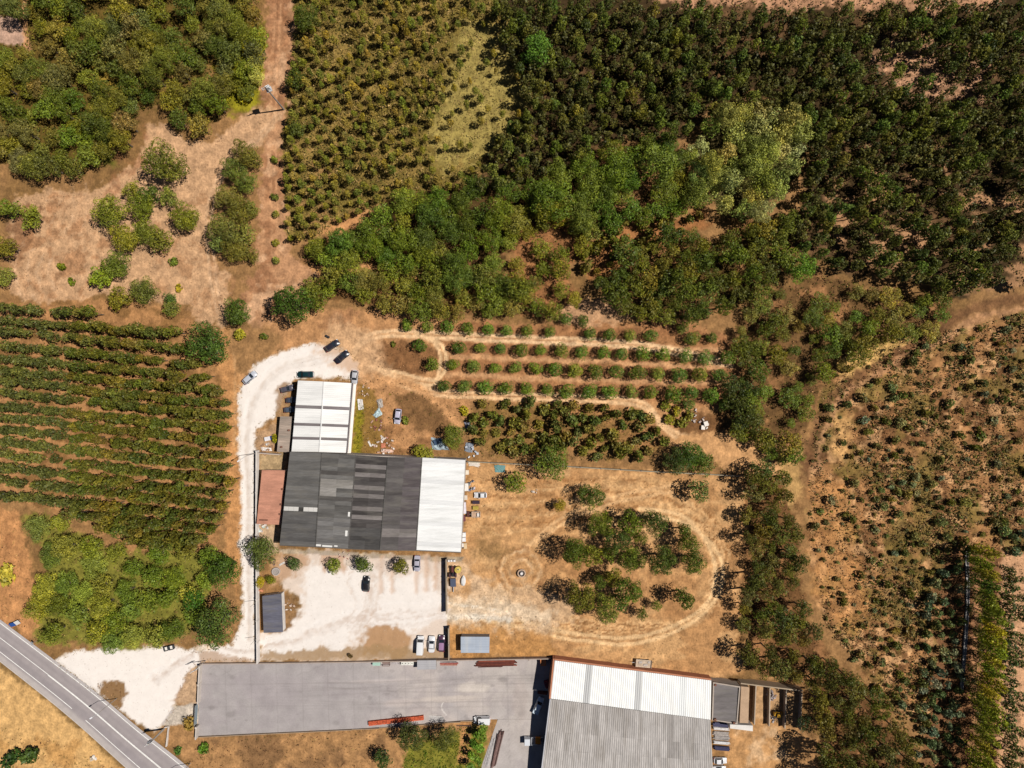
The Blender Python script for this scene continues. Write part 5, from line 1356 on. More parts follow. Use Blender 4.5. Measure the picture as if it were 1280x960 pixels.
OLIVE, DARK, GREY, BRIGHT, YELLOW, PALE = (112, 112, 48), (82, 92, 38), (112, 112, 72), (98, 122, 40), (166, 160, 44), (152, 156, 104)
# --- single trees that stand apart
single = [
 ("broadleaf", "oak_tree", "round dark oak alone in the middle of the upper left clearing", 207, 204, 25, (92, 102, 46), 1.0, 1.15),
 ("broadleaf", "oak_tree", "large round dark green tree on the track's west side by the plantation corner", 261, 429, 28, (74, 94, 38), 1, 1),
 ("broadleaf", "oak_tree", "round dark green tree between the two tracks, above the big corner tree", 296, 390, 19, (74, 98, 36), 1, 1),
 ("broadleaf", "oak_tree", "big dense dark tree north of the gravel turning area", 365, 381, 27, (72, 94, 38), 1, 1),
 ("broadleaf", "oak_tree", "dark rounded tree at the lane's west edge, upper of the two big ones", 279, 711, 24, (72, 94, 40), 1, 1),
 ("broadleaf", "oak_tree", "large dark tree overhanging the gravel mouth, lower of the two big ones", 270, 780, 29, (66, 88, 38), 1, 1),
 ("broadleaf", "oak_tree", "small dark green tree between the pale trees and the lane", 240, 748, 14, (60, 92, 34), 1, 1),
 ("broadleaf", "yard_tree", "big bushy tree overhanging the lane wall below the outbuilding", 327, 691, 20, (96, 106, 46), .8, 1),
 ("orchard", "yard_tree", "dark grey-green round tree, first along the warehouse's south side", 368, 704.5, 11, (76, 92, 52), 1, 1),
 ("orchard", "yard_tree", "light green small tree, second along the warehouse's south side", 418, 707, 11.5, (110, 118, 44), .9, 1.1),
 ("orchard", "yard_tree", "full green tree, third along the warehouse's south side", 454.5, 705.5, 14, (84, 96, 42), 1, 1),
 ("orchard", "yard_tree", "round green tree, fourth along the warehouse's south side, near the silver saloon", 501, 707.5, 13.5, (90, 100, 40), 1, 1),
 ("orchard", "lemon_bush", "yellow-green bush against the lane wall above the dark-roofed shed", 325.5, 727.5, 8, (160, 158, 30), 1, 1),
 ("orchard", "lemon_bush", "green bush just right of the yellow one by the lane wall", 338.5, 724.5, 8, (122, 132, 30), 1, 1),
 ("shrub", "lemon_bush", "bright yellow-green bush at the blue crate beside the lean-to", 343.5, 548, 6.5, (160, 160, 40), 1, 1),
 ("broadleaf", "field_tree", "large light green tree rising over the field wall", 691, 577, 23, (96, 112, 42), .85, 1),
 ("broadleaf", "field_tree", "left crown of the wide dark clump on the field wall", 845, 577, 17, (70, 88, 38), .8, 1),
 ("broadleaf", "field_tree", "middle crown of the wide dark clump on the field wall", 863, 570, 20, (76, 96, 36), .8, 1),
 ("broadleaf", "field_tree", "right crown of the wide dark clump on the field wall", 881, 580, 14, (82, 104, 38), .8, 1),
 ("broadleaf", "field_tree", "bluish round tree alone below the field wall near the belt", 874, 612, 14, (92, 114, 62), 1, .85),
 ("broadleaf", "field_tree", "roundish dark tree alone in the upper part of the fenced field", 740, 619, 17.5, (84, 96, 34), .9, 1),
 ("broadleaf", "field_tree", "small yellowish bush-tree left of the lone field tree", 701, 632, 9, (122, 120, 44), .9, 1),
 ("broadleaf", "field_tree", "leafy tree below the teal tarpaulin", 644, 603, 13.5, (96, 112, 42), .9, 1),
 ("broadleaf", "woodland_tree", "bright green round tree at the dark forest's southern edge", 1003, 335, 20, (104, 132, 40), .9, 1),
 ("broadleaf", "woodland_tree", "pale green tree standing among the dark eucalyptus near the grassy glade", 671, 62, 21, (92, 120, 48), 1.2, 1),
 ("broadleaf", "woodland_tree", "tall bright green tree, left of the pair above the middle band", 772, 212, 24, (92, 120, 38), 1, 1),
 ("broadleaf", "woodland_tree", "wide bright green tree, right of the pair above the middle band", 822, 205, 26, (98, 120, 44), 1, 1),
 ("broadleaf", "woodland_tree", "large mid-green tree at the eucalyptus edge over the upper band", 690, 252, 28, (104, 118, 46), .9, 1),
 ("broadleaf", "yard_tree", "leafy tree shading the pale tarpaulin north of the white bay", 567, 546, 16, (98, 114, 42), .8, 1),
 ("broadleaf", "yard_bush", "spreading pale bush against the warehouse's north wall", 531, 566, 13, (124, 122, 54), .6, 1.3),
 ("broadleaf", "verge_tree", "round very dark bush below the brick stacks", 515, 921, 20, (62, 76, 38), .75, 1),
 ("broadleaf", "verge_tree", "dark bush right of the round one below the pipe bundle", 556, 923, 17, (76, 86, 40), .75, 1),
 ("broadleaf", "verge_tree", "dark small bush in the dry field below the yard", 478.5, 947, 13, (58, 80, 34), .75, 1),
 ("shrub", "verge_bush", "green weed bush on the dry bank right of the road, left of two", 222, 939, 6.5, (80, 110, 46), .8, 1),
 ("shrub", "verge_bush", "green weed bush on the dry bank below the yard corner, right of two", 254, 935.5, 8, (84, 120, 40), .8, 1.2),
 ("shrub", "verge_bush", "brown-green bush beside the yard gate", 236, 905, 10, (134, 116, 56), .8, 1.2),
 ("shrub", "verge_bush", "brown dry bush on the yard wall north side", 438, 820, 4.5, (90, 68, 40), .9, 1),
 ("shrub", "verge_bush", "green bush beside the silver car behind the barn", 507, 526, 7, (106, 114, 50), .8, 1),
 ("shrub", "clearing_bush", "small round bush in the clearing right of the tree clumps", 215.5, 327, 8, (96, 112, 40), 1, 1),
 ("shrub", "clearing_bush", "small bush in the ploughed clearing, upper of two", 77, 333.5, 7, (104, 120, 30), .9, 1),
 ("shrub", "clearing_bush", "small bush in the ploughed clearing, lower of two", 90, 352, 6, (110, 124, 36), .9, 1),
 ("shrub", "clearing_bush", "yellow-green bush near the tyre tracks above the plantation", 224, 360, 6, (160, 156, 44), .8, 1),
 ("shrub", "clearing_bush", "small bush by the white patch on the bank left of the dense dark tree", 330, 421, 6, (96, 108, 40), .9, 1),
 ("shrub", "clearing_bush", "bush under the round tree between the tracks", 300, 417, 9, (120, 128, 44), .9, 1),
 ("shrub", "track_bush", "tiny round bush in the oval island, near its top", 492, 430, 4.5, (92, 104, 52), .9, 1),
 ("shrub", "track_bush", "yellow bush in the shade at the end of the dirt loop", 580, 514, 6.5, (150, 150, 36), .8, 1.3),
 ("broadleaf", "bay_tree", "dark tree overhanging the outermost storage bay", 1008, 905, 12, (50, 68, 36), .8, 1),
 ("shrub", "verge_bush", "dark green bush at the bottom left corner, left of the pair", 14, 948, 15, (54, 76, 32), .8, 1),
 ("shrub", "verge_bush", "dark green bush at the bottom left corner, right of the pair", 38, 945, 15, (62, 86, 36), .8, 1),
 ("shrub", "verge_bush", "yellow-green low bush at the left edge below the plantation", 8, 718, 16, (150, 150, 70), .5, 1),
 ("broadleaf", "edge_tree", "dark green tree at the fire break's east side, near the top edge", 383, 22, 17, (78, 96, 36), 1, 1),
 ("broadleaf", "edge_tree", "dark tree at the fire break's east side, right of the power pole", 368, 98, 12, (72, 82, 36), 1, 1),
 ("broadleaf", "edge_tree", "rounded dark tree at the fire break's east side, below the power pole", 369, 160, 12, (78, 88, 36), 1, 1),
 ("broadleaf", "pampas_clump", "feathery pale green clump next to the power pole", 318, 88, 18, (176, 184, 116), .7, .8),
 ("shrub", "yellow_shrub", "bright yellow-green shrub patch beside the fire break", 312, 60, 15, (176, 168, 30), .8, 1),
 ("shrub", "yellow_shrub", "bright yellow-green shrub below the feathery clump", 305, 118, 14, (150, 160, 36), .8, 1),
]
for kd, nm, lab, x, y, r_, c, zs, sq in single:
    tree(kd, nm, lab, "bush" if "bush" in nm or "shrub" in nm or "clump" in nm else "tree", x, y, r_, c, None, zs, sq)
clear = [(138,265,23,(116,126,40)),(178,258,19,(98,110,38)),(230,270,20,(112,118,46)),(164,238,12,(104,112,42)),(188,244,14,(88,100,42)),(210,246,12,(110,118,56)),(155,298,20,(120,128,38)),(182,290,18,(108,116,42)),
         (200,300,15,(110,114,56)),(145,330,18,(106,116,42)),(126,346,15,(116,136,36)),(180,362,19,(96,108,50)),(150,372,14,(110,112,44)),(38,272,15,(110,122,44)),(12,262,14,(102,112,44)),(6,310,15,(112,112,46)),(5,345,12,(122,122,56)),
         (212,373,8,(84,104,44)),(214,386,10,(96,108,48))]
for k, (x, y, r_, c) in enumerate(sorted(clear)):
    tree("broadleaf", "clearing_tree", "%s rounded tree from the left in the upper left clearing's clumps" % ordn(k + 1), "tree", x, y, r_, c, "tree clumps in the clearing", .9)
strip = [(305,190,17),(292,212,16),(308,228,16),(286,248,17),(302,262,18),(282,286,21),(304,292,15),(292,312,16),(312,318,11),(272,303,12),(318,200,10),(314,262,10)]
for k, (x, y, r_) in enumerate(sorted(strip, key=lambda t: t[1])):
    tree("broadleaf", "strip_tree", "%s tree from the top in the grey-green strip beside the fire break" % ordn(k + 1), "tree", x, y, r_, (108, 114, 58), "strip of trees beside the fire break")
for k, (x, y) in enumerate(((344, 246), (345, 267), (345, 303), (345, 325), (343, 200))):
    tree("shrub", "firebreak_shrub", "%s small round shrub from the top on the pink fire break" % ordn((1, 2, 3, 4, 0)[k] + 1), "shrub", x, y, 6, (110, 112, 52), "shrubs on the fire break", 1)
grove = [(751,655,17),(772,674,17),(787,653,15),(817,652,18),(720,690,20),(740,694,14),(763,692,11),(789,700,18),(827,701,20),(854,664,11),(862,681,16),(866,702,17),(726,747,21),(757,761,19),(787,737,18),(765,722,12),(750,726,10),(855,746,14),(820,757,7),(802,767,8),(800,672,10),(776,752,12)]
for k, (x, y, r_) in enumerate(sorted(grove)):
    tree("broadleaf", "grove_tree", "%s tree from the left in the ring-shaped grove of the fenced field" % ordn(k + 1), "tree", x, y, r_, V.choice([(92, 106, 38), (80, 98, 36), (102, 112, 44), (72, 90, 34)]), "grove in the fenced field", 1.3)
# --- orchard rows
rows_o = [
 [(508,407,9),(534,408,9.5),(559.5,409,10.5),(585.5,410,9.5),(611,412,9.5),(634,413,9),(659.5,414,10),(687,414.5,10),(738,417,9.5),(762.5,418,10),(787.5,419.5,9.5),(814,420,10),(865,423,12),(890,422.5,9)],
 [(574,434,10.5),(601,435,9),(626,436,9),(652,437,11),(676,438,9),(702,438,11),(727.5,440.5,10.5),(754,440.5,11),(777.5,442,10),(804,442,12),(829.5,443,11),(857,445,12),(882,447.5,11),(909.5,447,11)],
 [(566,455.5,10),(592.5,458,11),(619,459.5,10),(645,460,10.5),(669.5,461,11),(694,461,11.5),(719,462.5,12),(745,465,13),(771,465,11),(797.5,466,13),(822.5,467.5,11.5),(850,469,12),(875,469,12),(900,470,12)],
 [(555,482,10.5),(581,483,10.5),(607,484,11),(632,485,11),(659,486,10.5),(684.5,487,10.5),(708,489,12),(737,489.5,12),(762.5,490,12),(788.5,490,11.5),(813,491,11.5),(842,493,13),(865,491,12),(889,495,13)]]
rn = ["top", "second", "third", "bottom"]
for i, row in enumerate(rows_o):
    for k, (x, y, r_) in enumerate(row):
        tree("orchard", "orchard_tree", "%s round orchard tree from the left in the %s orchard row" % (ordn(k + 1), rn[i]), "tree", x, y, r_ * V.uniform(.98, 1.12), V.choice([(96, 118, 46), (86, 108, 42), (104, 120, 52), (92, 116, 40)]), "orchard trees in four rows", .92 + V.uniform(-.06, .1))
for x, y, r_, lab in ((525, 431, 12, "round orchard tree at the top right of the oval island"), (541, 455, 12, "round orchard tree at the right end of the oval island"), (707, 398, 11, "grey-green orchard tree above the top row, left of a pair"),
                      (730, 401, 10.5, "dark orchard tree above the top row, right of a pair"), (852.5, 409, 11, "dark orchard tree above the top row near its right end"), (861, 506, 11, "dark tree under the bottom orchard row's right end"), (905, 506, 11, "dark tree at the far right end of the bottom orchard row")):
    tree("orchard", "orchard_tree", lab, "tree", x, y, r_, (86, 104, 44), "orchard trees beside the rows", .95)
# --- plantation rows at the left: 300 nearest the camera single, the rest joined
LY = [384, 400, 413, 430, 447, 462, 476, 490, 508, 521, 536, 552, 568, 584, 601, 620, 633, 643, 652]
RY = [402, 418, 438, 456, 471, 486, 501, 516, 532, 549, 565, 581, 598, 615, 629, 645, 660, 675, 688]
pl = []
for i, (ya, yb) in enumerate(zip(LY, RY)):
    x0 = -18 + V.uniform(-4, 4) if i < 15 else (-18, 88, 128, 165)[i - 15]
    x1 = (115, 220, 238, 250, 258, 276, 284, 286, 288, 288, 288, 288, 288, 286, 282, 274, 268, 262, 240)[i]
    x = x0; k = 0
    while x < x1:
        k += 1
        if V.random() > .05 and not (i == 0 and 52 < x < 66):
            pl.append((i, k, x + V.uniform(-2.4, 2.4), ya + (yb - ya) * x / 250 + V.uniform(-1.8, 1.8), V.uniform(6.2, 8.8)))
        x += 10.4
pl.sort(key=lambda t: -t[2])
seen = [p for p in pl if p[2] > 35][:300]; rest = [p for p in pl if p not in seen]
cnt = {}
for i, k, x, y, r_ in seen:
    cnt[i] = cnt.get(i, 0) + 1
    tree("row", "plantation_tree", "%s small olive tree from the lane in row %s from the top of the plantation" % (ordn(cnt[i]), ordn(i + 1)), "tree", x, y, r_, V.choice([(92, 96, 40), (102, 98, 42), (84, 90, 38)]), "plantation trees in rows", 1.3 + V.uniform(-.2, .2), 1.08)
stuff_trees("row", "plantation_rows", "far left trees of the plantation rows, grown into one mass", [(x, y, r_, 1.0) for i, k, x, y, r_ in rest], (84, 88, 38), .7)
# --- woods as individual trees
def wood(poly, spacing, seed, kind, name, label, group, rr, cols, zs=1.0, keep=None, cat="tree", limit=None, parts=True, sub=None):
    pts = scatter(poly, spacing, seed, keep)
    labs = numbered([(x, y, sub(x, y) if sub else label) for x, y in pts])
    for (x, y), lab in zip(pts, labs):
        tree(kind, name, lab, cat, x, y, V.uniform(*rr), V.choice(cols), group, zs * V.uniform(.72, 1.28), 1.0, parts)
    return len(pts)
cW = [(108, 112, 46), (94, 102, 42), (122, 122, 56), (84, 98, 38), (116, 108, 60), (104, 118, 40), (100, 104, 62)]
def gap(scale, lo, hi, seed): return lambda X, Y: smooth(lo, hi, fbm(X, Y, scale, seed))
def not_in(poly, k): return lambda X, Y: (sd_poly(poly, X, Y) > 0) * (k(X, Y) if k else 1.0)
N = {}
N['woods'] = wood(Z_WOODS, 17.5, 1, "broadleaf", "woodland_oak", "", "mixed woodland in the upper left", (10, 18), cW, .95, lambda X, Y: (sd_poly(Z_PATCH, X, Y) > 9) * gap(30, .30, .36, 81)(X, Y),
     sub=lambda x, y: ("olive upper-left woodland tree, " + ("near the bare patch in the corner" if x < 70 and y < 110 else "along the top edge" if y < 70 else "along the fire break" if x > 240 else "bordering the sandy clearing" if y > 165 else "in its dense middle" if x > 90 else "at the left edge")))
N['up'] = wood(Z_UPBAND, 19, 2, "broadleaf", "woodland_tree", "", "upper tree band", (12.5, 20), [(98, 114, 40), (86, 106, 38), (108, 116, 46), (78, 96, 36)], .95, gap(26, .30, .4, 82),
     sub=lambda x, y: "full green tree in the upper band, " + ("at its thin western end" if x < 470 else "in the broad dark middle" if x < 640 else "below the eucalyptus edge"))
N['low'] = wood(Z_LOWBAND, 16.5, 3, "broadleaf", "woodland_tree", "", "lower tree band", (11, 16), [(108, 114, 44), (96, 108, 40), (118, 116, 56)], .95, gap(26, .28, .36, 83),
     sub=lambda x, y: "olive tree in the lower band, " + ("next to the dense dark tree" if x < 470 else "above the oval island" if x < 560 else "above the top orchard row"))
N['sparse'] = wood(Z_SPARSE, 17.5, 4, "broadleaf", "woodland_tree", "olive tree in the thin stand on reddish soil above the orchard", "thin stand above the orchard", (10, 14), [(116, 120, 44), (104, 112, 44)], .95, gap(26, .38, .5, 84))
N['pines'] = wood(Z_PINES, 17, 5, "pine", "pine_tree", "", "pine stand", (11, 17), [(100, 104, 36), (90, 98, 34), (110, 110, 42), (80, 90, 32)], .9, gap(26, .26, .34, 85),
     sub=lambda x, y: "olive pine above the orchard, " + ("on its left edge" if x < 800 else "on its right edge" if x > 930 else "on its lower edge" if y > 355 else "in the middle"))
N['pale'] = wood(Z_PALE, 17, 6, "broadleaf", "silver_tree", "tall pale grey-green tree in the silvery clump", "silvery clump in the forest", (11, 18), [(158, 160, 104), (136, 146, 78), (168, 166, 120)], 1.3)
N['mixed'] = wood(Z_MIXED, 15.5, 7, "broadleaf", "thicket_tree", "", "open thicket east of the orchard", (7, 16), [(98, 104, 40), (88, 100, 38), (98, 114, 40), (124, 116, 62)], .85, gap(30, .36, .48, 86),
     sub=lambda x, y: "ragged tree in the eastern thicket, " + ("close to the orchard" if x < 960 else "along the dirt track" if y > 470 else "near the dark forest" if x > 1080 else "around the dry clearing"))
N['belt'] = wood(Z_BELT, 16.5, 8, "pine", "belt_tree", "", "tree belt along the scrub field", (8.5, 14.5), [(88, 92, 36), (102, 98, 44), (74, 82, 32), (96, 94, 48)], 1.0, gap(22, .34, .46, 87),
     sub=lambda x, y: "tall brownish-olive tree in the belt, " + ("at its northern tip" if y < 650 else "right of the grove" if y < 770 else "above the storage bays" if y < 860 else "in its lower arm"))
N['light'] = wood(Z_LIGHT, 23, 9, "broadleaf", "pale_tree", "", "pale trees beside the road", (12, 19), [(124, 136, 58), (112, 126, 52), (130, 136, 68), (100, 114, 44)], .9, gap(30, .25, .33, 88),
     sub=lambda x, y: "pale yellow-green spreading tree, " + ("on the road verge corner" if x < 110 and y > 740 else "under the plantation" if y < 710 else "along the gravel mouth" if y > 760 else "inside the pale stand"))
N['scrub'] = wood(Z_SCRUB, 11.5, 10, "shrub", "scrub_bush", "grey-green scrub bush between orchard and field wall", "scrub bushes below the orchard", (7, 11), [(112, 112, 60), (98, 104, 50), (122, 116, 66), (88, 96, 46)], 1.35, gap(22, .3, .4, 89), "bush")
Z_RED = [(736,262),(830,276),(880,265),(890,290),(820,292),(780,316),(745,352),(724,340)]
N['red'] = wood(Z_RED, 12, 31, "shrub", "scrub_bush", "green bush on the reddish slope left of the pine stand", "bushes on the reddish slope", (6, 12), [(104, 108, 44), (92, 98, 42), (120, 112, 52)], 1.4, gap(24, .34, .48, 99), "bush")
Z_GLADE = [(580,20),(632,40),(662,128),(622,185),(590,205),(545,215),(540,170),(556,110),(566,60)]
# young eucalyptus and the dark forest: 300 of each singly, the rest in one mass
def two_part(poly, spacing, seed, kind, name, label, group, rr, cols, zs, keep, stuff_name, stuff_label, scol, fewer, pref, sub=None):
    pts = [(x, y, V.uniform(*rr)) for x, y in scatter(poly, spacing, seed, keep)]
    vis = [p for p in pts if -4 < p[0] < 1284 and -4 < p[1] < 964]
    vis.sort(key=lambda p: -p[2]); big = vis[:300]; s_ = set(big)
    labs = numbered([(x, y, sub(x, y)) for x, y, r_ in big])
    for (x, y, r_), lab in zip(big, labs):
        tree(kind, name, lab, "tree", x, y, r_, V.choice(cols), group, zs * V.uniform(.85, 1.15))
    stuff_trees(kind, stuff_name, stuff_label, [(x, y, r_, zs * V.uniform(.85, 1.15)) for x, y, r_ in pts if (x, y, r_) not in s_], scol, fewer)
    return len(pts)
N['young'] = two_part(Z_YOUNG, 10.4, 12, "young", "young_eucalyptus", "", "young eucalyptus stand", (4.2, 7.4), [(130, 122, 56), (110, 112, 46), (128, 118, 62), (110, 114, 46)], 1.0,
     lambda X, Y: np.where(sd_poly(Z_GLADE, X, Y) < 0, .05, smooth(.28, .44, fbm(X, Y, 26, 90)) * (1 - .7 * smooth(480, 590, X))), "young_eucalyptus_mass", "smaller young eucalyptus filling the open stand between fire break and glade", (102, 98, 44), .5, None,
     sub=lambda x, y: "slender young eucalyptus, " + ("on its fire-break edge" if x < 410 else "at the top edge" if y < 60 else "beside the grassy glade" if x > 540 else "near its southern end" if y > 200 else "in the middle"))
N['forest'] = two_part(Z_FOREST, 9.6, 13, "tall", "forest_eucalyptus", "", "dark eucalyptus forest", (4.4, 8.4), [(88, 94, 38), (78, 84, 32), (102, 104, 44), (68, 76, 28), (92, 108, 44), (84, 98, 36)], 1.0,
     lambda X, Y: np.where(sd_poly(Z_FURROW, X, Y) < 0, .05, 1) * np.where((X > 1040) & (Y > 180), smooth(.36, .5, fbm(X, Y, 26, 91)), smooth(.24, .3, fbm(X, Y, 26, 91))) * smooth(-6, 16, Y - 6 * (X > 800) - 8 * (X > 900) * (X < 1100)), "eucalyptus_forest", "mass of smaller dark eucalyptus between the tall ones in the upper right forest", (78, 78, 33), .38, None,
     sub=lambda x, y: "tall dark eucalyptus, " + ("around the bare furrows" if 1060 < x < 1260 and 25 < y < 145 else "along the top edge" if y < 60 else "beside the grassy glade" if x < 720 else "around the silvery clump" if 840 < x < 1050 and 110 < y < 290 else "in its thin southeastern part" if y > 200 else "at the right frame edge" if x > 1200 else "in the dense middle"))
# --- scrub field with young bluish eucalyptus
pts = scatter(Z_FIELD, 10.5, 14, lambda X, Y: np.clip(.10 + .9 * smooth(1020, 1160, X) * smooth(.3, .55, fbm(X, Y, 34, 92)) + .25 * smooth(640, 800, Y), 0, 1) * .85)
V.shuffle(pts)
def fsub(x, y): return "bluish scrub field sapling, " + ("below the dirt bank" if y < 520 else "in its bare left part" if x < 1080 else "at the right edge" if x > 1230 else "near the shaded ditch" if x > 1140 and y > 660 else "by the tree belt" if y > 700 else "in the middle")
extra = pts[300:]
pts = pts[:300]
for (x, y), lab in zip(pts, numbered([(x, y, fsub(x, y)) for x, y in pts])):
    r_ = 2.6 + 5.0 * V.random() ** 1.6
    tree("shrub", "sapling", lab, "sapling", x, y, r_, V.choice([(116, 122, 96), (104, 110, 76), (98, 102, 54), (112, 106, 60), (122, 128, 106), (92, 96, 50), (116, 112, 66)]), "saplings in the scrub field", V.uniform(1.0, 1.7), V.uniform(1.0, 1.4), False)
stuff_trees("shrub", "scrub_saplings", "smallest saplings and bushes strewn between the bigger ones in the scrub field", [(x, y, 1.8 + 3.2 * V.random(), 1.2) for x, y in extra[::2]], (92, 88, 48), .45)
blue = scatter(Z_BLUE, 12, 15)
for (x, y), lab in zip(blue, numbered([(x, y, "silvery young gum left of the concrete channel") for x, y in blue])):
    tree("shrub", "blue_gum", lab, "tree", x, y, V.uniform(6, 9), V.choice([(116, 128, 112), (100, 114, 96), (92, 106, 82)]), "silvery young gums by the ditch", 1.5)
tl_ = [(x, y) for y in np.arange(690, 1000, 13.5) for x in (1236 + 7 * math.sin(y / 40) + V.uniform(-4, 4),)]
for k, (x, y) in enumerate(tl_):
    if y > 975: continue
    tree("poplar", "hedge_tree", "%s bright yellow-green tree from the top of the tall hedge row" % ordn(k + 1), "tree", x, y, V.uniform(8.0, 11), V.choice([(138, 144, 38), (120, 134, 36), (150, 148, 40)]) if y > 760 or y < 720 else (96, 116, 32), "tall yellow-green hedge row", 1.25)
for k, (x, y) in enumerate([(1216 + V.uniform(-4, 12), y) for y in np.arange(700, 975, 15)]):
    tree("broadleaf", "shade_bush", "%s dark bush from the top squeezed between concrete channel and hedge" % ordn(k + 1), "bush", x, y, V.uniform(7, 10), V.choice([(72, 80, 34), (90, 92, 44), (64, 74, 36)]), "bushes between channel and hedge", .8)
for k, y in enumerate(np.arange(712, 985, 11.5)):
    tree("row", "hedge_shrub", "%s dark bush from the top in the row right of the tall hedge" % ordn(k + 1), "bush", 1262 + V.uniform(-1.5, 1.5), y, V.uniform(7, 8.6), (66, 80, 34), "dark bush row right of the hedge", .9)
for k, y in enumerate((724, 748, 762, 772, 796, 806, 818, 830, 872, 884, 916, 940, 958)):
    tree("row", "hedge_shrub", "%s dark bush from the top at the right frame edge" % ordn(k + 1), "bush", 1277 + V.uniform(-2, 2), y, V.uniform(5, 8), (70, 82, 36), "dark bushes at the right frame edge", .9)
for k, (x, y) in enumerate(((1268, 672), (1280, 668), (1256, 664), (1272, 690), (1286, 684))):
    tree("shrub", "blue_gum", "%s silvery gum of five above the hedge row at the right edge" % ordn(k + 1), "tree", x, y, 8, (110, 128, 112), "silvery gums above the hedge row", 1.5)
for k, (x, y) in enumerate([(597, 918), (592, 930), (603, 922), (590, 945), (600, 935), (597, 950), (588, 958), (604, 912)]):
    tree("shrub", "vine_bush", "%s bright green vine bush in the patch left of the scrap bars" % ordn(k + 1), "bush", x, y, 7.5, (98, 128, 44), "vine bushes by the scrap bars", .8)
for k, (x, y) in enumerate(((846, 515), (838, 525), (852, 528), (833, 508), (862, 520))):
    tree("shrub", "thicket_bush", "%s yellow-green bush by the track bend under the orchard" % ordn(k + 1), "bush", x, y, 9, (128, 128, 50), "bushes at the track bend", .9)
for k, (x, y, r_) in enumerate(((918, 500, 15), (930, 515, 15), (942, 530, 14), (925, 530, 12), (935, 490, 13), (915, 480, 12))):
    tree("broadleaf", "thicket_tree", "%s very dark tree from the left at the orchard's lower right corner" % ordn(k + 1), "tree", x, y, r_, (64, 74, 34), "dark clump at the orchard corner", .9)
# --- ground cover: tufts, dry scrub and undergrowth, uncountable
Z_GRAVEL = [(300,484),(318,456),(352,438),(392,428),(425,436),(448,452),(446,472),(366,474),(354,500),(342,520),(320,535),(318,570),(319,700),(321,826),(252,826),(236,838),(226,866),(214,892),(194,914),(170,904),(112,860),(66,826),(100,812),(150,812),(205,808),(250,814),(290,806),(303,775),(302,700),(300,600),(297,540)]
def tufts(name, label, zones, colors, seed):
    g = np.random.default_rng(seed); Q, Cc = [], []
    for poly, dens, size, hgt, cols, nq, keep in zones:
        xs_ = [p[0] for p in poly]; ys_ = [p[1] for p in poly]
        x0, x1, y0, y1 = max(-60, min(xs_)), min(1340, max(xs_)), max(-60, min(ys_)), min(1020, max(ys_))
        n = int((x1 - x0) * (y1 - y0) * dens)
        X, Y = g.uniform(x0, x1, n), g.uniform(y0, y1, n)
        k = sd_poly(poly, X, Y) < 0
        if keep: k &= g.random(n) < keep(X, Y)
        X, Y = X[k], Y[k]; n = len(X)
        s = size * g.uniform(.4, 1.4, n)
        col = np.array([alb(c) for c in cols])[g.integers(len(cols), size=n)] * g.uniform(.7, 1.25, n)[:, None]
        base = np.stack([(X - 640) * SCALE, (480 - Y) * SCALE, ground_z(X, Y)], -1)
        for _ in range(nq):
            d = g.normal(size=(n, 3)); d[:, 2] = np.abs(d[:, 2]); d /= np.linalg.norm(d, axis=1)[:, None]
            p = base + d * (s * np.sqrt(g.random(n)))[:, None] * (.8, .8, hgt) + (0, 0, .02)
            nr = d + g.normal(size=(n, 3)) * .8; nr /= np.linalg.norm(nr, axis=1)[:, None]
            t = np.cross(nr, g.normal(size=(n, 3))); t /= np.linalg.norm(t, axis=1)[:, None]; b = np.cross(nr, t)
            e = (s * g.uniform(.35, .8, n))[:, None]
            Q.append(np.stack([p - t * e * .5, p - b * e * .3, p + t * e * .5, p + b * e * .3], 1)); Cc.append(col * g.uniform(.8, 1.2, n)[:, None])
    Q = np.concatenate(Q); Cc = np.concatenate(Cc)
    me = quads_mesh(name, Q.reshape(-1, 3), np.arange(len(Q) * 4).reshape(-1, 4))
    a = me.attributes.new("paint", 'FLOAT_COLOR', 'FACE'); rgba = np.ones((len(Cc), 4), np.float32); rgba[:, :3] = np.clip(Cc, .003, .6); a.data.foreach_set("color", rgba.ravel())
    me.materials.append(M_TUFT)
    tag(obj(name, me), label, None, None, "stuff"); return len(Q)
br_c = [(150, 104, 72), (120, 84, 58), (176, 128, 86), (136, 116, 64), (98, 70, 50), (206, 156, 110)]
st_c = [(190, 160, 96), (168, 142, 78), (150, 128, 62), (206, 172, 112)]
gr_c = [(96, 98, 40), (112, 108, 46), (84, 86, 36), (136, 118, 58)]
N['t1'] = tufts("dry_scrub", "low dry brown scrub and bracken over the right field", [(Z_FIELD, .15, .6, .6, br_c + [(70, 48, 32), (84, 60, 40), (226, 182, 136)], 3, lambda X, Y: smooth(.28, .6, fbm(X, Y, 20, 95))), (Z_FIELD, .15, .9, .6, gr_c[:2] + [(110, 100, 58), (128, 112, 66), (146, 126, 78), (118, 104, 70)], 4, lambda X, Y: smooth(.40, .62, fbm(X, Y, 26, 96)) * (.35 + .65 * smooth(1040, 1150, X))),
      (Z_MIXED, .05, .7, .8, br_c + gr_c, 4, None), (Z_BELT, .05, .6, .7, br_c + gr_c, 4, None), (Z_SCRUB, .06, .6, .8, br_c + gr_c, 4, None), ([(1180,690),(1330,690),(1330,1000),(1150,1000)], .03, .6, .8, br_c + gr_c, 4, None)], None, 1)
N['t2'] = tufts("dry_grass", "straw coloured grass tufts under the young eucalyptus and in the glade", [(Z_YOUNG, .17, .75, 1.0, st_c + [(120, 112, 52), (106, 104, 48), (136, 122, 60)], 4, lambda X, Y: (sd_poly(Z_GLADE, X, Y) > 4) * 1.0), (Z_GLADE, .14, .55, .8, st_c + [(196, 176, 108), (176, 160, 90)], 4, None)], None, 2)
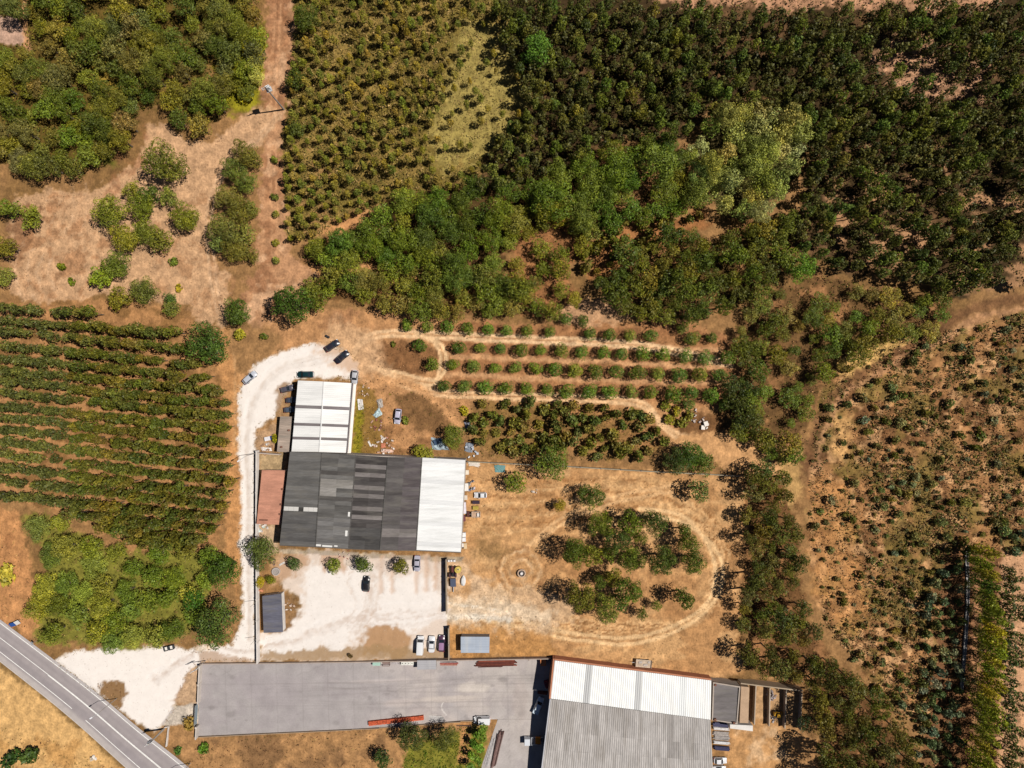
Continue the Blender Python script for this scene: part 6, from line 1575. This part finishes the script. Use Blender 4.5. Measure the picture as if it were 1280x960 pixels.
N['t3'] = tufts("undergrowth", "dark leafy undergrowth beneath the woods and the forest", [(Z_FOREST, .035, .9, .9, gr_c + [(70, 70, 32), (60, 62, 30)], 4, None), (Z_WOODS, .06, .9, .9, gr_c + [(150, 140, 50)], 4, lambda X, Y: (sd_poly(Z_PATCH, X, Y) > 0) * 1.0),
      (Z_UPBAND, .05, .8, .9, gr_c + br_c[:2], 4, None), (Z_LOWBAND, .05, .7, .8, gr_c + br_c[:3], 4, None), (Z_SPARSE, .05, .7, .8, gr_c + br_c, 4, None), (Z_PINES, .05, .7, .8, gr_c, 4, None), (Z_LIGHT, .04, .8, .8, gr_c + st_c[:2], 4, None)], None, 3)
N['t4'] = tufts("weeds", "dry weeds along tracks, rows and yard edges", [(Z_PLANT, .02, .4, .6, br_c + gr_c + st_c, 3, None), ([(440,470),(590,490),(590,570),(445,575)], .05, .45, .7, br_c + gr_c + [(160, 140, 50)], 3, None), ([(444,500),(456,505),(452,572),(441,574)], .2, .5, .7, [(150, 146, 40), (130, 128, 40)], 4, None),
      (list(arc(505, 448, 40, 0, 360, 16, 18)), .09, .4, .6, br_c, 3, None), ([(250,924),(440,914),(520,912),(520,990),(215,990),(240,940)], .04, .5, .6, br_c + st_c[:1], 3, None), ([(505,930),(590,912),(604,914),(600,990),(500,990)], .16, .6, .7, [(104, 124, 36), (126, 132, 40), (90, 110, 36)], 4, None),
      ([(-60,640),(20,645),(50,760),(30,790),(-60,760)], .04, .5, .6, br_c + st_c, 3, None), ([(-60,900),(40,915),(150,960),(150,1000),(-60,1000)], .04, .5, .7, br_c + st_c, 3, None), ([(585,582),(930,598),(930,840),(692,820),(565,820)], .06, .3, .4, br_c + st_c + [(236, 196, 150)], 3, lambda X, Y: smooth(.35, .6, fbm(X, Y, 18, 97))),
      ([(122,852),(152,854),(156,870),(150,886),(138,882),(122,866)], .09, .4, .6, br_c, 3, None), ([(10,245),(120,240),(262,180),(335,140),(290,410),(120,365),(12,365)], .05, .32, .4, br_c + [(236, 200, 168)], 3, lambda X, Y: smooth(.35, .6, fbm(X, Y, 18, 98))), ([(550,400),(920,410),(920,500),(550,490)], .02, .4, .5, br_c + st_c, 3, None), ([(600,571),(820,578),(930,590),(930,583),(820,570),(600,562)], .12, .5, .8, st_c + gr_c, 3, None), ([(300,484),(318,456),(352,438),(392,428),(448,452),(560,690),(700,745),(700,785),(560,822),(322,826),(250,826),(214,892),(170,904),(66,826),(150,812),(300,780)], .05, .2, .35, [(206, 190, 176), (176, 156, 138), (150, 128, 108), (236, 226, 216)], 2, None),
      ([(290,420),(460,420),(460,480),(360,480),(345,530),(325,545),(325,840),(200,915),(60,835),(60,805),(290,790),(296,480)], .5, .32, .5, br_c + st_c + gr_c[:1], 3, lambda X, Y: (np.abs(sd_poly(Z_GRAVEL, X, Y)) < 3.2) * .35)], None, 4)



import re
for o in bpy.data.objects:
    if "label" in o and len(re.findall(r"[\w']+", o["label"])) > 16: print("LONG", o.name, o["label"])
